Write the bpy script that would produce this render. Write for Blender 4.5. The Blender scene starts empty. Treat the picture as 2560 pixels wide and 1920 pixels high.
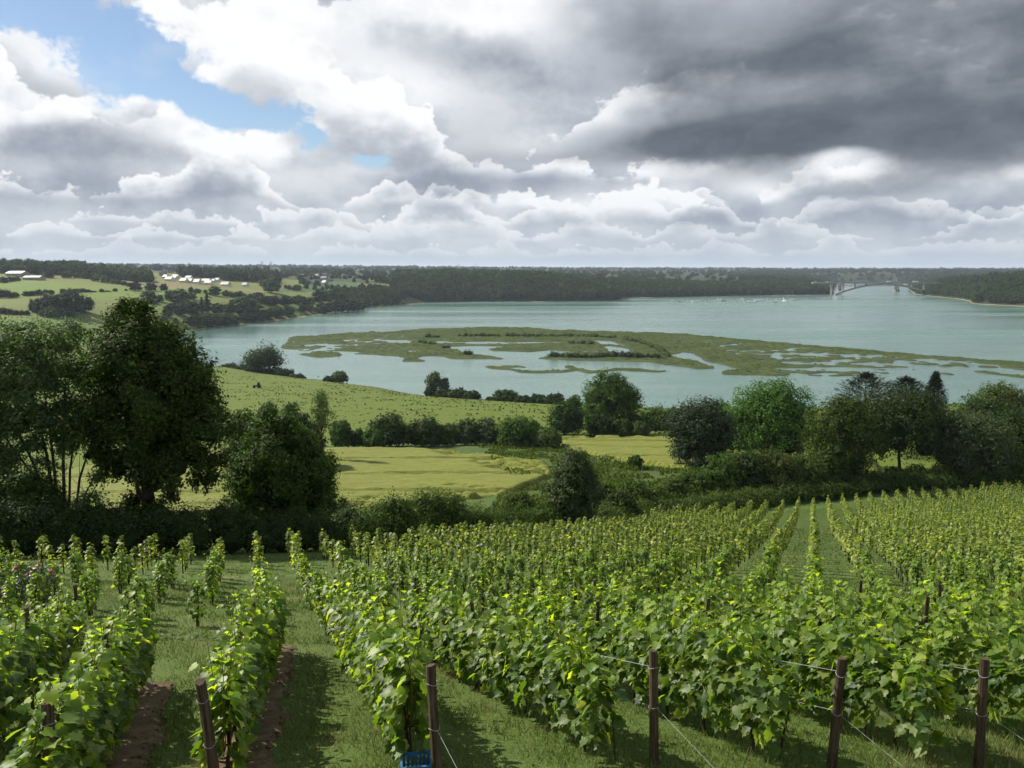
import bpy, math, random
import numpy as np
from mathutils import Vector
R = math.radians
sc = bpy.context.scene
col = sc.collection

# ---------------------------------------------------------------- camera
F = 2009.0                    # focal length in pixels of the 2560x1920 photograph
PITCH = R(8.16)
CAMZ = 65.0                   # metres above the water
cam = bpy.data.cameras.new('camera')
cam.sensor_width = 36.0
cam.lens = 36.0 * F / 2560.0
cam.clip_start, cam.clip_end = 0.2, 60000
cam_ob = bpy.data.objects.new('camera', cam)
cam_ob.location = (0, 0, CAMZ)
cam_ob.rotation_euler = (R(90) - PITCH, 0, 0)
col.objects.link(cam_ob)
sc.camera = cam_ob

# ---------------------------------------------------------------- node helper
class S:
    """wraps a node socket so that node maths can be written as expressions"""
    tree = None
    def __init__(s, sock): s.s = sock
    def __add__(a, b): return mth('ADD', a, b)
    def __radd__(a, b): return mth('ADD', b, a)
    def __sub__(a, b): return mth('SUBTRACT', a, b)
    def __rsub__(a, b): return mth('SUBTRACT', b, a)
    def __mul__(a, b): return mth('MULTIPLY', a, b)
    def __rmul__(a, b): return mth('MULTIPLY', b, a)
    def __truediv__(a, b): return mth('DIVIDE', a, b)
    def __rtruediv__(a, b): return mth('DIVIDE', b, a)

def put(sock, v):
    if isinstance(v, S): S.tree.links.new(v.s, sock)
    elif isinstance(v, bpy.types.NodeSocket): S.tree.links.new(v, sock)
    elif v is not None: sock.default_value = v

def mth(op, a, b=None, c=None, clamp=False):
    n = S.tree.nodes.new('ShaderNodeMath'); n.operation = op; n.use_clamp = clamp
    for i, v in enumerate((a, b, c)):
        if v is not None: put(n.inputs[i], v)
    return S(n.outputs[0])

def sstep(x, a, b, lo=0.0, hi=1.0):
    n = S.tree.nodes.new('ShaderNodeMapRange'); n.interpolation_type = 'SMOOTHSTEP'
    put(n.inputs['Value'], x)
    n.inputs['From Min'].default_value = a; n.inputs['From Max'].default_value = b
    n.inputs['To Min'].default_value = lo; n.inputs['To Max'].default_value = hi
    return S(n.outputs[0])

def comb(x, y, z):
    n = S.tree.nodes.new('ShaderNodeCombineXYZ')
    for i, v in enumerate((x, y, z)): put(n.inputs[i], v)
    return S(n.outputs[0])

def sep(v):
    n = S.tree.nodes.new('ShaderNodeSeparateXYZ'); put(n.inputs[0], v)
    return S(n.outputs[0]), S(n.outputs[1]), S(n.outputs[2])

def noise(v, scale=1.0, detail=4.0, rough=0.5, dist=0.0, out='Fac'):
    n = S.tree.nodes.new('ShaderNodeTexNoise')
    put(n.inputs['Vector'], v); n.inputs['Scale'].default_value = scale
    n.inputs['Detail'].default_value = detail; n.inputs['Roughness'].default_value = rough
    n.inputs['Distortion'].default_value = dist
    return S(n.outputs[out])

def voro(v, scale=1.0, detail=0.0, rough=0.5, smooth=None):
    n = S.tree.nodes.new('ShaderNodeTexVoronoi')
    if smooth is not None:
        n.feature = 'SMOOTH_F1'; n.inputs['Smoothness'].default_value = smooth
    put(n.inputs['Vector'], v); n.inputs['Scale'].default_value = scale
    n.inputs['Detail'].default_value = detail; n.inputs['Roughness'].default_value = rough
    return S(n.outputs['Distance'])

def mixc(f, a, b):
    n = S.tree.nodes.new('ShaderNodeMix'); n.data_type = 'RGBA'
    put(n.inputs[0], f)
    for i, v in ((6, a), (7, b)):
        if isinstance(v, tuple) and len(v) == 3: v = (*v, 1.0)
        put(n.inputs[i], v)
    return S(n.outputs[2])

def ramp(f, stops):
    n = S.tree.nodes.new('ShaderNodeValToRGB'); put(n.inputs[0], f)
    e = n.color_ramp.elements
    while len(e) < len(stops): e.new(0.5)
    for k, (p, c) in enumerate(stops):
        e[k].position = p; e[k].color = (*c, 1.0)
    return S(n.outputs[0])

# ---------------------------------------------------------------- sun, sky and clouds
SUN_AZ, SUN_EL = R(-57), R(37)        # ahead and to the left
sd_ = Vector((math.sin(SUN_AZ) * math.cos(SUN_EL), math.cos(SUN_AZ) * math.cos(SUN_EL), math.sin(SUN_EL)))
sun = bpy.data.lights.new('sun', 'SUN')
sun.energy = 5.0; sun.angle = R(0.53); sun.color = (1.0, 0.94, 0.82)
sun_ob = bpy.data.objects.new('sun', sun)
sun_ob.rotation_euler = sd_.to_track_quat('Z', 'Y').to_euler()
sun_ob.location = (-60, 30, 160)
col.objects.link(sun_ob)

world = bpy.data.worlds.new('World'); sc.world = world; world.use_nodes = True
S.tree = nt = world.node_tree; nt.nodes.clear()
sky = nt.nodes.new('ShaderNodeTexSky'); sky.sky_type = 'NISHITA'; sky.sun_disc = False
sky.sun_elevation = SUN_EL; sky.sun_rotation = SUN_AZ; sky.altitude = 60
sky.air_density = 1.0; sky.dust_density = 0.3; sky.ozone_density = 2.6
bg_sky = nt.nodes.new('ShaderNodeBackground'); bg_sky.inputs[1].default_value = 0.067
nt.links.new(sky.outputs[0], bg_sky.inputs[0])
tc = nt.nodes.new('ShaderNodeTexCoord')
dx, dy, dz = sep(tc.outputs['Generated'])
dz = mth('MAXIMUM', dz, 0.0)
az = mth('ARCTAN2', dx, dy) * 57.2958          # degrees to the right of the view
el = mth('ARCSINE', dz) * 57.2958              # degrees above the horizon
def blob(a0, e0, sa, se, rot=0.0):
    """soft elliptical patch of the sky around azimuth a0, elevation e0 (degrees)"""
    a = az - a0; e = el - e0; c, s = math.cos(R(rot)), math.sin(R(rot))
    p = (a * c + e * s) / sa; q = (e * c - a * s) / se
    return mth('EXPONENT', (p * p + q * q) * -1.0)

def noise2(v, scale, detail, rough=0.5, dist=0.0):
    n = nt.nodes.new('ShaderNodeTexNoise'); n.noise_dimensions = '2D'
    put(n.inputs['Vector'], v); n.inputs['Scale'].default_value = scale
    n.inputs['Detail'].default_value = detail; n.inputs['Roughness'].default_value = rough
    n.inputs['Distortion'].default_value = dist
    return S(n.outputs['Fac'])

def billow(v, scale, detail, rough=0.5):
    n = nt.nodes.new('ShaderNodeTexVoronoi'); n.voronoi_dimensions = '2D'
    put(n.inputs['Vector'], v); n.inputs['Scale'].default_value = scale
    n.inputs['Detail'].default_value = detail; n.inputs['Roughness'].default_value = rough
    n.normalize = True
    return 0.42 - S(n.outputs['Distance'])

A = az * 0.1; E = el * 0.1
def lerp(a, b, t): return a + (b - a) * t
fray = noise2(comb(A, E * 1.25, 0.0), 3.2, 6, 0.62) - 0.5            # ragged edges
slow = noise2(comb(A * 0.8, E * 1.9, 0.0), 1.3, 4, 0.5) - 0.5        # broad tone of the cloud sheet
def patch(*items):
    """sum of soft patches: (x, y, half width, half height, tilt, weight), read off the 2212 px wide overview"""
    tot = None
    for x, y, rx, ry, rot, wt in items:
        cx_, cy_ = (x * 2560 / 2212 - 1280) / F, (960 - y * 2560 / 2212) / F
        vx, vy, vz = cx_, math.cos(PITCH) + cy_ * math.sin(PITCH), -math.sin(PITCH) + cy_ * math.cos(PITCH)
        L_ = math.sqrt(vx * vx + vy * vy + vz * vz); k_ = 0.033 / L_
        t_ = blob(math.degrees(math.atan2(vx, vy)), math.degrees(math.asin(vz / L_)), rx * k_, ry * k_, rot) * wt
        tot = t_ if tot is None else tot + t_
    return tot
hole = patch((120, 30, 210, 72, -12, 1.35), (275, 140, 70, 78, -50, 1.0), (335, 180, 62, 30, 0, 0.7), (560, 248, 175, 46, -13, 1.1), (440, 218, 80, 42, -30, 0.7), (790, 346, 50, 17, 0, 0.8))
gap = sstep(hole + fray * 2.1 + slow * 0.5, 0.30, 0.78) * sstep(hole, 0.03, 0.25)
# a thin grey-white sheet behind everything
tone = sstep(slow + fray * 0.35, -0.35, 0.40) * 0.34 + 0.40
# rows of cumulus, far to near: (base elevation, height, size, offset, dark base)
ROWS = [(0.9, 0.9, 4.4, 0.0, 0.40), (1.9, 1.2, 3.7, 11.0, 0.55), (2.9, 1.7, 2.8, 23.0, 0.70), (4.3, 2.5, 2.0, 37.0, 0.80), (6.3, 3.8, 1.35, 52.0, 0.80), (9.2, 4.8, 1.05, 71.0, 0.72), (13.4, 7.0, 0.8, 93.0, 0.66)]
for k, (b0, h0, sz_, off, drk) in enumerate(ROWS):
    pk = comb(A * sz_ * 1.0 + off, E * sz_ * 1.35 + off * 0.7, 0.0)
    n = noise2(pk, 1.6, 6, 0.62) - 0.5
    bl = billow(pk, 3.4, 1.0, 0.5)
    g = noise2(comb(A * sz_ * 0.55 + off * 1.3, E * sz_ * 0.25 + off, 0.0), 1.0, 1, 0.5) - 0.5
    top = (g * 3.6 + 0.55 + n * 1.5 + bl * 0.65) * h0 + b0
    d_top = (top - el) / h0
    d_base = (el - b0 - g * (h0 * 0.5)) / h0 + n * 0.35
    mk_ = mth('MULTIPLY', sstep(d_top, 0.0, 0.13), sstep(d_base, -0.10, 0.22), clamp=True)
    body = 1.04 - sstep(d_top, 0.02, 1.0) * drk + (n * 0.70 + bl * 0.34) * 0.85 + slow * 0.40
    tone = lerp(tone, body, mk_ * (0.45, 0.55, 0.66, 0.80, 0.9, 0.9, 0.9)[k])
grey = patch((90, 195, 120, 36, -5, 0.4), (60, 310, 170, 50, 0, 0.3), (330, 420, 330, 36, -3, 0.42), (90, 440, 150, 40, 0, 0.3), (1000, 110, 260, 52, -15, 0.5), (960, 260, 200, 70, -10, 0.4), (1000, 400, 170, 45, 0, 0.65), (1900, 460, 320, 50, 0, 0.4), (1500, 480, 120, 18, 0, 0.4)) * 0.55
glow = patch((450, 300, 800, 330, 0, 0.07), (110, 125, 140, 45, -15, 0.32), (480, 305, 270, 34, -5, 0.32), (540, 90, 260, 90, 0, 0.16), (760, 230, 230, 70, 0, 0.25), (900, 190, 170, 60, -20, 0.25), (1050, 20, 200, 50, 0, 0.2), (1150, 320, 110, 40, 0, 0.25), (1180, 440, 130, 24, 0, 0.3), (1400, 430, 105, 30, 0, 0.35), (1840, 338, 90, 42, 0, 0.28), (1640, 410, 55, 24, 0, 0.35), (2150, 388, 90, 28, 0, 0.3), (1140, 60, 160, 60, 0, 0.25))
tone = mth('MULTIPLY', tone - grey + glow + fray * 0.30, 1.0, clamp=True)
storm = patch((1950, 130, 470, 190, 3, 1.45), (1400, 100, 210, 110, -20, 0.55), (1560, 300, 320, 40, 2, 1.05), (2080, 280, 270, 75, -3, 1.1), (1180, 345, 190, 26, 0, 0.5), (1840, 345, 75, 36, 0, -0.9))
storm = sstep(storm + slow * 1.3 + fray * 0.75, 0.05, 1.15)
ssoft = noise2(comb(A * 0.75 + 3.0, E * 1.9, 0.0), 1.5, 5, 0.52) - 0.5
stone = mth('MULTIPLY', ssoft * 1.6 + fray * 0.45 + 0.47 + (tone - 0.6) * 0.22 - patch((1560, 320, 360, 40, 2, 0.26), (2050, 200, 330, 120, 0, 0.12)), 1.0, clamp=True)
c_cloud = ramp(tone, [(0.0, (0.20, 0.235, 0.29)), (0.30, (0.345, 0.385, 0.45)), (0.58, (0.575, 0.61, 0.665)), (0.82, (0.83, 0.85, 0.88)), (1.0, (0.96, 0.965, 0.98))])
c_storm = ramp(stone, [(0.0, (0.100, 0.122, 0.152)), (0.42, (0.155, 0.180, 0.215)), (0.75, (0.245, 0.272, 0.312)), (1.0, (0.42, 0.445, 0.48))])
c_cloud = mixc(storm, c_cloud, c_storm)
haze_f = mth('EXPONENT', dz * -25.0) * 0.93
c_cloud = mixc(haze_f, c_cloud, (0.46, 0.55, 0.635))
broken = sstep(el, 19.0, 45.0) * sstep(slow + fray * 0.5, -0.05, 0.20)           # broken overhead, closing up towards the horizon
mask = mth('SUBTRACT', 1.0, mth('MAXIMUM', gap, broken), clamp=True)
mask = mth('MAXIMUM', mask, haze_f, clamp=True)
mask = mth('MAXIMUM', mask, storm * (1.0 - broken), clamp=True)
bg_cl = nt.nodes.new('ShaderNodeBackground'); bg_cl.inputs[1].default_value = 0.67
nt.links.new(c_cloud.s, bg_cl.inputs[0])
mx = nt.nodes.new('ShaderNodeMixShader')
nt.links.new(mask.s, mx.inputs[0]); nt.links.new(bg_sky.outputs[0], mx.inputs[1]); nt.links.new(bg_cl.outputs[0], mx.inputs[2])
wo = nt.nodes.new('ShaderNodeOutputWorld'); nt.links.new(mx.outputs[0], wo.inputs[0])
world.cycles.sampling_method = 'MANUAL'; world.cycles.sample_map_resolution = 512

vs = sc.view_settings
vs.view_transform = 'Standard'; vs.look = 'None'; vs.gamma = 1.0; vs.exposure = 0.64; vs.use_curve_mapping = False
sc.render.engine = 'CYCLES'
cy = sc.cycles
cy.max_bounces = 5; cy.diffuse_bounces = 2; cy.glossy_bounces = 2; cy.transmission_bounces = 3
cy.transparent_max_bounces = 4; cy.volume_bounces = 0; cy.caustics_reflective = False; cy.caustics_refractive = False
cy.sample_clamp_indirect = 4.0
cy.use_adaptive_sampling = True; cy.adaptive_threshold = 0.02; cy.adaptive_min_samples = 16
# ---------------------------------------------------------------- numeric helpers
rng = np.random.default_rng(11)
OV = 2560.0 / 2212.0
CP, SP = math.cos(PITCH), math.sin(PITCH)

def direction(px, py):
    cx = (np.asarray(px, float) - 1280) / F; cyy = (960 - np.asarray(py, float)) / F
    return cx, CP + cyy * SP, -SP + cyy * CP

def at_z(px, py, z=0.0):
    x, y, zz = direction(px, py); t = (z - CAMZ) / zz
    return np.stack([x * t, y * t], -1)

def at_y(px, py, Y):
    x, y, z = direction(px, py); t = Y / y
    return float(x * t), float(Y), float(CAMZ + z * t)

def project(x, y, z):
    x = np.asarray(x, float); y = np.asarray(y, float); z = np.asarray(z, float) - CAMZ
    d = y * CP - z * SP; up = y * SP + z * CP
    d = np.where(d < 0.5, 0.5, d)
    return 1280 + F * x / d, 960 - F * up / d

def smooth(x, a, b):
    t = np.clip((np.asarray(x, float) - a) / (b - a), 0, 1); return t * t * (3 - 2 * t)

def vnoise(x, y, seed=0):
    x = np.asarray(x, float); y = np.asarray(y, float)
    xi = np.floor(x).astype(np.int64); yi = np.floor(y).astype(np.int64)
    fx = x - xi; fy = y - yi; fx = fx * fx * (3 - 2 * fx); fy = fy * fy * (3 - 2 * fy)
    def h(a, b):
        n = (a * 374761393 + b * 668265263 + seed * 982451653) & 0x7fffffff
        n = ((n ^ (n >> 13)) * 1274126177) & 0x7fffffff
        return ((n ^ (n >> 16)) & 0xffff) / 65535.0
    return (h(xi, yi) * (1 - fx) + h(xi + 1, yi) * fx) * (1 - fy) + (h(xi, yi + 1) * (1 - fx) + h(xi + 1, yi + 1) * fx) * fy

def fbm(x, y, octaves=4, seed=0):
    a, s, t = 0.5, 0.0, 0.0
    for k in range(octaves):
        s = s + a * vnoise(np.asarray(x) * 2 ** k, np.asarray(y) * 2 ** k, seed + k); t += a; a *= 0.5
    return s / t

def inside(px, py, poly):
    px = np.asarray(px, float); py = np.asarray(py, float); r = np.zeros(px.shape, bool); n = len(poly)
    for i in range(n):
        (x1, y1), (x2, y2) = poly[i], poly[(i + 1) % n]
        if y1 == y2: continue
        c = ((y1 > py) != (y2 > py)) & (px < (x2 - x1) * (py - y1) / (y2 - y1) + x1)
        r ^= c
    return r

def seg_dist(px, py, pts, closed=True):
    d = np.full(np.shape(px), 1e9); n = len(pts)
    for i in range(n if closed else n - 1):
        (x1, y1), (x2, y2) = pts[i], pts[(i + 1) % n]
        vx, vy = x2 - x1, y2 - y1; L = vx * vx + vy * vy + 1e-9
        t = np.clip(((px - x1) * vx + (py - y1) * vy) / L, 0, 1)
        d = np.minimum(d, np.hypot(px - x1 - t * vx, py - y1 - t * vy))
    return d

# ---------------------------------------------------------------- mesh helpers
def mesh_data(name, verts, faces, mat=None, smooth_=False):
    """verts (n,3), faces (m,k) with k = 3 or 4, or a list of face tuples"""
    me = bpy.data.meshes.new(name)
    verts = np.asarray(verts, np.float32)
    if isinstance(faces, list) and len(set(len(f) for f in faces)) > 1:
        me.from_pydata([tuple(map(float, q)) for q in verts], [], [tuple(f) for f in faces])
    else:
        faces = np.asarray(faces, np.int32)
        m, k = faces.shape
        me.vertices.add(len(verts)); me.vertices.foreach_set('co', verts.ravel())
        me.loops.add(m * k); me.loops.foreach_set('vertex_index', faces.ravel())
        me.polygons.add(m); me.polygons.foreach_set('loop_start', np.arange(0, m * k, k, dtype=np.int32))
        me.update(calc_edges=True)
    if smooth_: me.polygons.foreach_set('use_smooth', np.ones(len(me.polygons), bool))
    if mat is not None: me.materials.append(mat)
    return me

def link(name, me, parent=None, loc=(0, 0, 0), rotz=0.0, scale=None):
    o = bpy.data.objects.new(name, me); col.objects.link(o)
    o.location = loc; o.rotation_euler = (0, 0, rotz)
    if scale is not None: o.scale = scale if hasattr(scale, '__len__') else (scale,) * 3
    if parent is not None: o.parent = parent
    return o

def tag(o, label=None, cat=None, group=None, kind=None):
    if label: o['label'] = label
    if cat: o['category'] = cat
    if group: o['group'] = group
    if kind: o['kind'] = kind
    return o

def empty(name, loc, rotz=0.0, scale=None):
    o = bpy.data.objects.new(name, None); col.objects.link(o); o.location = loc
    o.rotation_euler = (0, 0, rotz); o.empty_display_size = 0.3
    if scale is not None: o.scale = scale if hasattr(scale, '__len__') else (scale,) * 3
    return o

class MB:
    """collects simple solids into one mesh"""
    def __init__(s): s.v = []; s.f = []
    def add(s, v, f):
        b = len(s.v); s.v += [tuple(map(float, q)) for q in v]; s.f += [tuple(b + i for i in q) for q in f]; return s
    def box(s, c, d, rz=0.0, taper=1.0):
        x, y, z = (q / 2 for q in d); cs, sn = math.cos(rz), math.sin(rz); vs_ = []
        for k, t in ((-1, 1.0), (1, taper)):
            for i, j in ((-1, -1), (1, -1), (1, 1), (-1, 1)):
                a, b = i * x * t, j * y * t
                vs_.append((c[0] + a * cs - b * sn, c[1] + a * sn + b * cs, c[2] + k * z))
        return s.add(vs_, [(3, 2, 1, 0), (4, 5, 6, 7), (0, 1, 5, 4), (1, 2, 6, 5), (2, 3, 7, 6), (3, 0, 4, 7)])
    def tube(s, pts, rad, n=6, cap=True):
        pts = [np.array(p, float) for p in pts]
        if not hasattr(rad, '__len__'): rad = [rad] * len(pts)
        rings = []
        for i, p in enumerate(pts):
            d = pts[min(i + 1, len(pts) - 1)] - pts[max(i - 1, 0)]
            d = d / (np.linalg.norm(d) + 1e-9)
            a = np.cross(d, (0, 0, 1.0) if abs(d[2]) < 0.9 else (1.0, 0, 0)); a /= np.linalg.norm(a); b = np.cross(d, a)
            rings.append([p + rad[i] * (a * math.cos(t) + b * math.sin(t)) for t in np.arange(n) * 2 * math.pi / n])
        vs_ = [q for r in rings for q in r]; fs = []
        for i in range(len(pts) - 1):
            for j in range(n):
                k = (j + 1) % n; fs.append((i * n + j, i * n + k, (i + 1) * n + k, (i + 1) * n + j))
        if cap: fs.append(tuple(range(n))); fs.append(tuple((len(pts) - 1) * n + j for j in range(n))[::-1])
        return s.add(vs_, fs)
    def data(s, name, mat=None, smooth_=False):
        me = bpy.data.meshes.new(name); me.from_pydata(s.v, [], s.f); me.update()
        if mat is not None: me.materials.append(mat)
        if smooth_: me.polygons.foreach_set('use_smooth', np.ones(len(me.polygons), bool))
        return me
    def build(s, name, mat=None, parent=None, smooth_=False, loc=(0, 0, 0)):
        return link(name, s.data(name, mat, smooth_), parent, loc)

# ---------------------------------------------------------------- materials
MATS = {}
def new_mat(name):
    m = bpy.data.materials.new(name); m.use_nodes = True; S.tree = m.node_tree; m.node_tree.nodes.clear()
    MATS[name] = m; return m

def out_shader(sh, disp=None):
    o = S.tree.nodes.new('ShaderNodeOutputMaterial'); S.tree.links.new(sh, o.inputs['Surface'])

def principled(color, rough=0.8, spec=0.3, normal=None, metal=0.0, sheen=None):
    p = S.tree.nodes.new('ShaderNodeBsdfPrincipled')
    if isinstance(color, tuple): color = (*color, 1.0)
    put(p.inputs['Base Color'], color); put(p.inputs['Roughness'], rough)
    p.inputs['Specular IOR Level'].default_value = spec; put(p.inputs['Metallic'], metal)
    if normal is not None: put(p.inputs['Normal'], normal)
    return p.outputs[0]

def bump(h, strength=0.4, dist=0.1):
    n = S.tree.nodes.new('ShaderNodeBump'); n.inputs['Strength'].default_value = strength
    n.inputs['Distance'].default_value = dist; put(n.inputs['Height'], h)
    return S(n.outputs[0])

def position():
    return S(S.tree.nodes.new('ShaderNodeNewGeometry').outputs['Position'])

def island():
    return S(S.tree.nodes.new('ShaderNodeNewGeometry').outputs['Random Per Island'])

def objrand():
    return S(S.tree.nodes.new('ShaderNodeObjectInfo').outputs['Random'])

def leaf_mat(name, dark, mid, light, trans=0.35, rough=0.55, spec=0.35, tcol=None, vary=0.25):
    """two-sided leaves: colour varies leaf by leaf and tree by tree, some light passes through"""
    m = new_mat(name)
    r = island(); o = objrand()
    c = ramp(r, [(0.0, dark), (0.5, mid), (1.0, light)])
    hsv = S.tree.nodes.new('ShaderNodeHueSaturation'); put(hsv.inputs['Color'], c)
    put(hsv.inputs['Hue'], 0.5 + (o - 0.5) * 0.035); put(hsv.inputs['Value'], 1.0 + (o - 0.5) * 2 * vary)
    c = S(hsv.outputs[0])
    p = principled(c, rough, spec)
    t = S.tree.nodes.new('ShaderNodeBsdfTranslucent')
    g = S.tree.nodes.new('ShaderNodeMix'); g.data_type = 'RGBA'; g.blend_type = 'MULTIPLY'; g.inputs[0].default_value = 1.0
    put(g.inputs[6], c); put(g.inputs[7], (*(tcol or (0.98, 1.38, 0.45)), 1.0))
    put(t.inputs['Color'], S(g.outputs[2]))
    x = S.tree.nodes.new('ShaderNodeMixShader'); x.inputs[0].default_value = trans
    S.tree.links.new(p, x.inputs[1]); S.tree.links.new(t.outputs[0], x.inputs[2])
    out_shader(x.outputs[0]); return m

def plain_mat(name, color, rough=0.7, spec=0.3, var=0.15, scale=3.0, metal=0.0, bumps=0.0):
    m = new_mat(name); pos = S(S.tree.nodes.new('ShaderNodeTexCoord').outputs['Object'])
    n = noise(pos, scale, 4, 0.6)
    k = (n - 0.5) * 2 * var
    c = mixc(mth('ADD', k, 0.5, clamp=True), tuple(q * (1 - var) for q in color), tuple(min(1, q * (1 + var)) for q in color))
    nr = bump(n, bumps, 0.02) if bumps else None
    out_shader(principled(c, rough, spec, nr, metal)); return m

def grass_mat(name, c1, c2, c3, dry=None, scale=1.0, bstr=0.6):
    m = new_mat(name); pos = position()
    big = noise(pos, 0.06 * scale, 4, 0.6); med = noise(pos, 0.9 * scale, 5, 0.65); fine = noise(pos, 9.0 * scale, 3, 0.7)
    c = mixc(sstep(med * 0.6 + fine * 0.5, 0.38, 0.72), c1, c2)
    c = mixc(sstep(big, 0.4, 0.68), c, c3)
    if dry: c = mixc(sstep(noise(pos, 0.35 * scale, 4, 0.6), 0.60, 0.74) * 0.75, c, dry)
    out_shader(principled(c, 0.9, 0.15, bump(med * 0.5 + fine, bstr, 0.12 / scale))); return m

M_ground = grass_mat('vineyard_grass', (0.036, 0.066, 0.012), (0.088, 0.132, 0.028), (0.070, 0.105, 0.022), dry=(0.17, 0.15, 0.06))
M_meadow = grass_mat('meadow_grass', (0.064, 0.102, 0.012), (0.124, 0.150, 0.022), (0.092, 0.128, 0.016), scale=0.35)
M_verge = grass_mat('rough_verge', (0.038, 0.068, 0.013), (0.076, 0.108, 0.024), (0.056, 0.086, 0.018), scale=0.6)

# countryside: far land, mud and sand near the water line
m = new_mat('countryside'); pos = position(); px_, py_, pz_ = sep(pos)
cell = S.tree.nodes.new('ShaderNodeTexVoronoi'); put(cell.inputs['Vector'], comb(px_ * 0.0042, py_ * 0.0042, 0.0)); cell.inputs['Scale'].default_value = 1.0
cr, cg, cb = sep(S(cell.outputs['Color']))
fields = ramp(cr, [(0.0, (0.060, 0.090, 0.020)), (0.4, (0.040, 0.064, 0.016)), (0.7, (0.075, 0.085, 0.026)), (1.0, (0.12, 0.105, 0.045))])
wood = noise(comb(px_ * 0.003, py_ * 0.003, 0.0), 1.0, 6, 0.62)
c = mixc(sstep(wood, 0.28, 0.40), fields, (0.020, 0.030, 0.013))
c = mixc(sstep(noise(pos, 0.05, 5, 0.6), 0.3, 0.7) * 0.5, c, (0.05, 0.07, 0.022))
mud = mixc(noise(pos, 0.04, 4, 0.6), (0.10, 0.095, 0.06), (0.34, 0.29, 0.19))
c = mixc(sstep(pz_ + noise(pos, 0.03, 4, 0.6) * 2.0, 1.3, 2.1), mud, c)
out_shader(principled(c, 0.9, 0.15, bump(noise(pos, 0.25, 4, 0.6), 0.6, 1.5)))
M_country = m

# ---------------------------------------------------------------- the lie of the land
PY = [-400, -80, -30, 0, 8.75, 18, 43, 70, 95, 150, 186, 212, 300, 400, 540]
PZ = [72, 70.5, 67, 61.7, 59.1, 56.3, 49.0, 41.4, 35.5, 28.3, 24.2, 22.0, 16.5, 13.0, 15.0]
_gy = np.arange(-420, 560, 1.0); _gz = np.interp(_gy, PY, PZ)
_k = np.exp(-0.5 * (np.arange(-12, 13) / 4.0) ** 2); _k /= _k.sum()
_gz = np.convolve(np.pad(_gz, 12, mode='edge'), _k, 'valid')

# water's edge, traced from the picture onto the water level
shore = [tuple(at_z(a, b)) for a, b in ((690, 940), (860, 961), (960, 972), (1040, 989), (1160, 1003), (1290, 1013), (1420, 1022), (1560, 1030), (1760, 1034), (2000, 1030), (2300, 1020), (2560, 1010))]
WATER = [(-172, 512)] + shore + [(420, 400), (800, 470), (1700, 520), (1900, 900), (1500, 1240), (1060, 1330), (905, 1395), (868, 1520), (938, 1654), (985, 1800), (1000, 1920), (1040, 2080), (1230, 2500), (1600, 3250),
         (1900, 4000), (1600, 4000), (1300, 3250), (992, 2500), (858, 2160), (826, 2080), (800, 2040), (700, 2020), (560, 1960), (420, 1880), (312, 1841), (252, 1830), (236, 1740), (213, 1654), (60, 1610), (-98, 1597), (-170, 1560),
         (-215, 1420), (-262, 1330), (-270, 1200), (-298, 1040), (-322, 940), (-346, 850), (-352, 760), (-330, 690), (-262, 590)]
FARH = []      # (px, py, distance) of ground seen far off
for a, b, Y in ((40, 830, 560), (200, 828, 600), (330, 800, 700), (60, 770, 720), (250, 765, 760), (430, 760, 820), (60, 735, 950), (300, 725, 960), (520, 735, 1000), (20, 705, 1120), (150, 700, 1130), (330, 712, 1180), (520, 715, 1250),
                (100, 676, 1350), (300, 682, 1400), (450, 702, 1400), (640, 720, 1250), (760, 735, 1180), (800, 712, 1500), (680, 700, 1600), (900, 715, 1600), (860, 700, 1900), (-300, 700, 1100), (-500, 780, 700),
                (1050, 694, 1850), (1280, 694, 1850), (1480, 706, 1850), (1100, 690, 2100), (1350, 690, 2100), (1700, 714, 2050), (1950, 714, 2250), (1600, 704, 2300), (1900, 698, 2700),
                (2480, 690, 1550), (2560, 690, 1500), (2340, 708, 2050), (2420, 700, 2000), (2700, 690, 1500), (2250, 700, 3200), (2100, 698, 3300), (2350, 696, 3000),
                (200, 668, 3000), (600, 676, 3000), (1000, 682, 3200), (1400, 684, 3200), (1800, 684, 4000), (2400, 682, 4000)):
    FARH.append(at_y(a, b, Y))
for a, z in ((-300, 92), (100, 95), (600, 88), (1100, 72), (1500, 62), (1900, 58), (2300, 56), (2900, 56)):
    FARH.append(((a - 1280) / F * 6500, 6500, z)); FARH.append(((a - 1280) / F * 11000, 11000, z + 4))
FARH = np.array(FARH)
_c2 = 160.0 ** 2
_D = np.sqrt(((FARH[:, None, :2] - FARH[None, :, :2]) ** 2).sum(-1) + _c2)
_n = len(FARH)
_A = np.zeros((_n + 1, _n + 1)); _A[:_n, :_n] = _D - np.eye(_n) * 25.0; _A[:_n, _n] = 1; _A[_n, :_n] = 1
_w = np.linalg.solve(_A, np.append(FARH[:, 2], 0))

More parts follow.
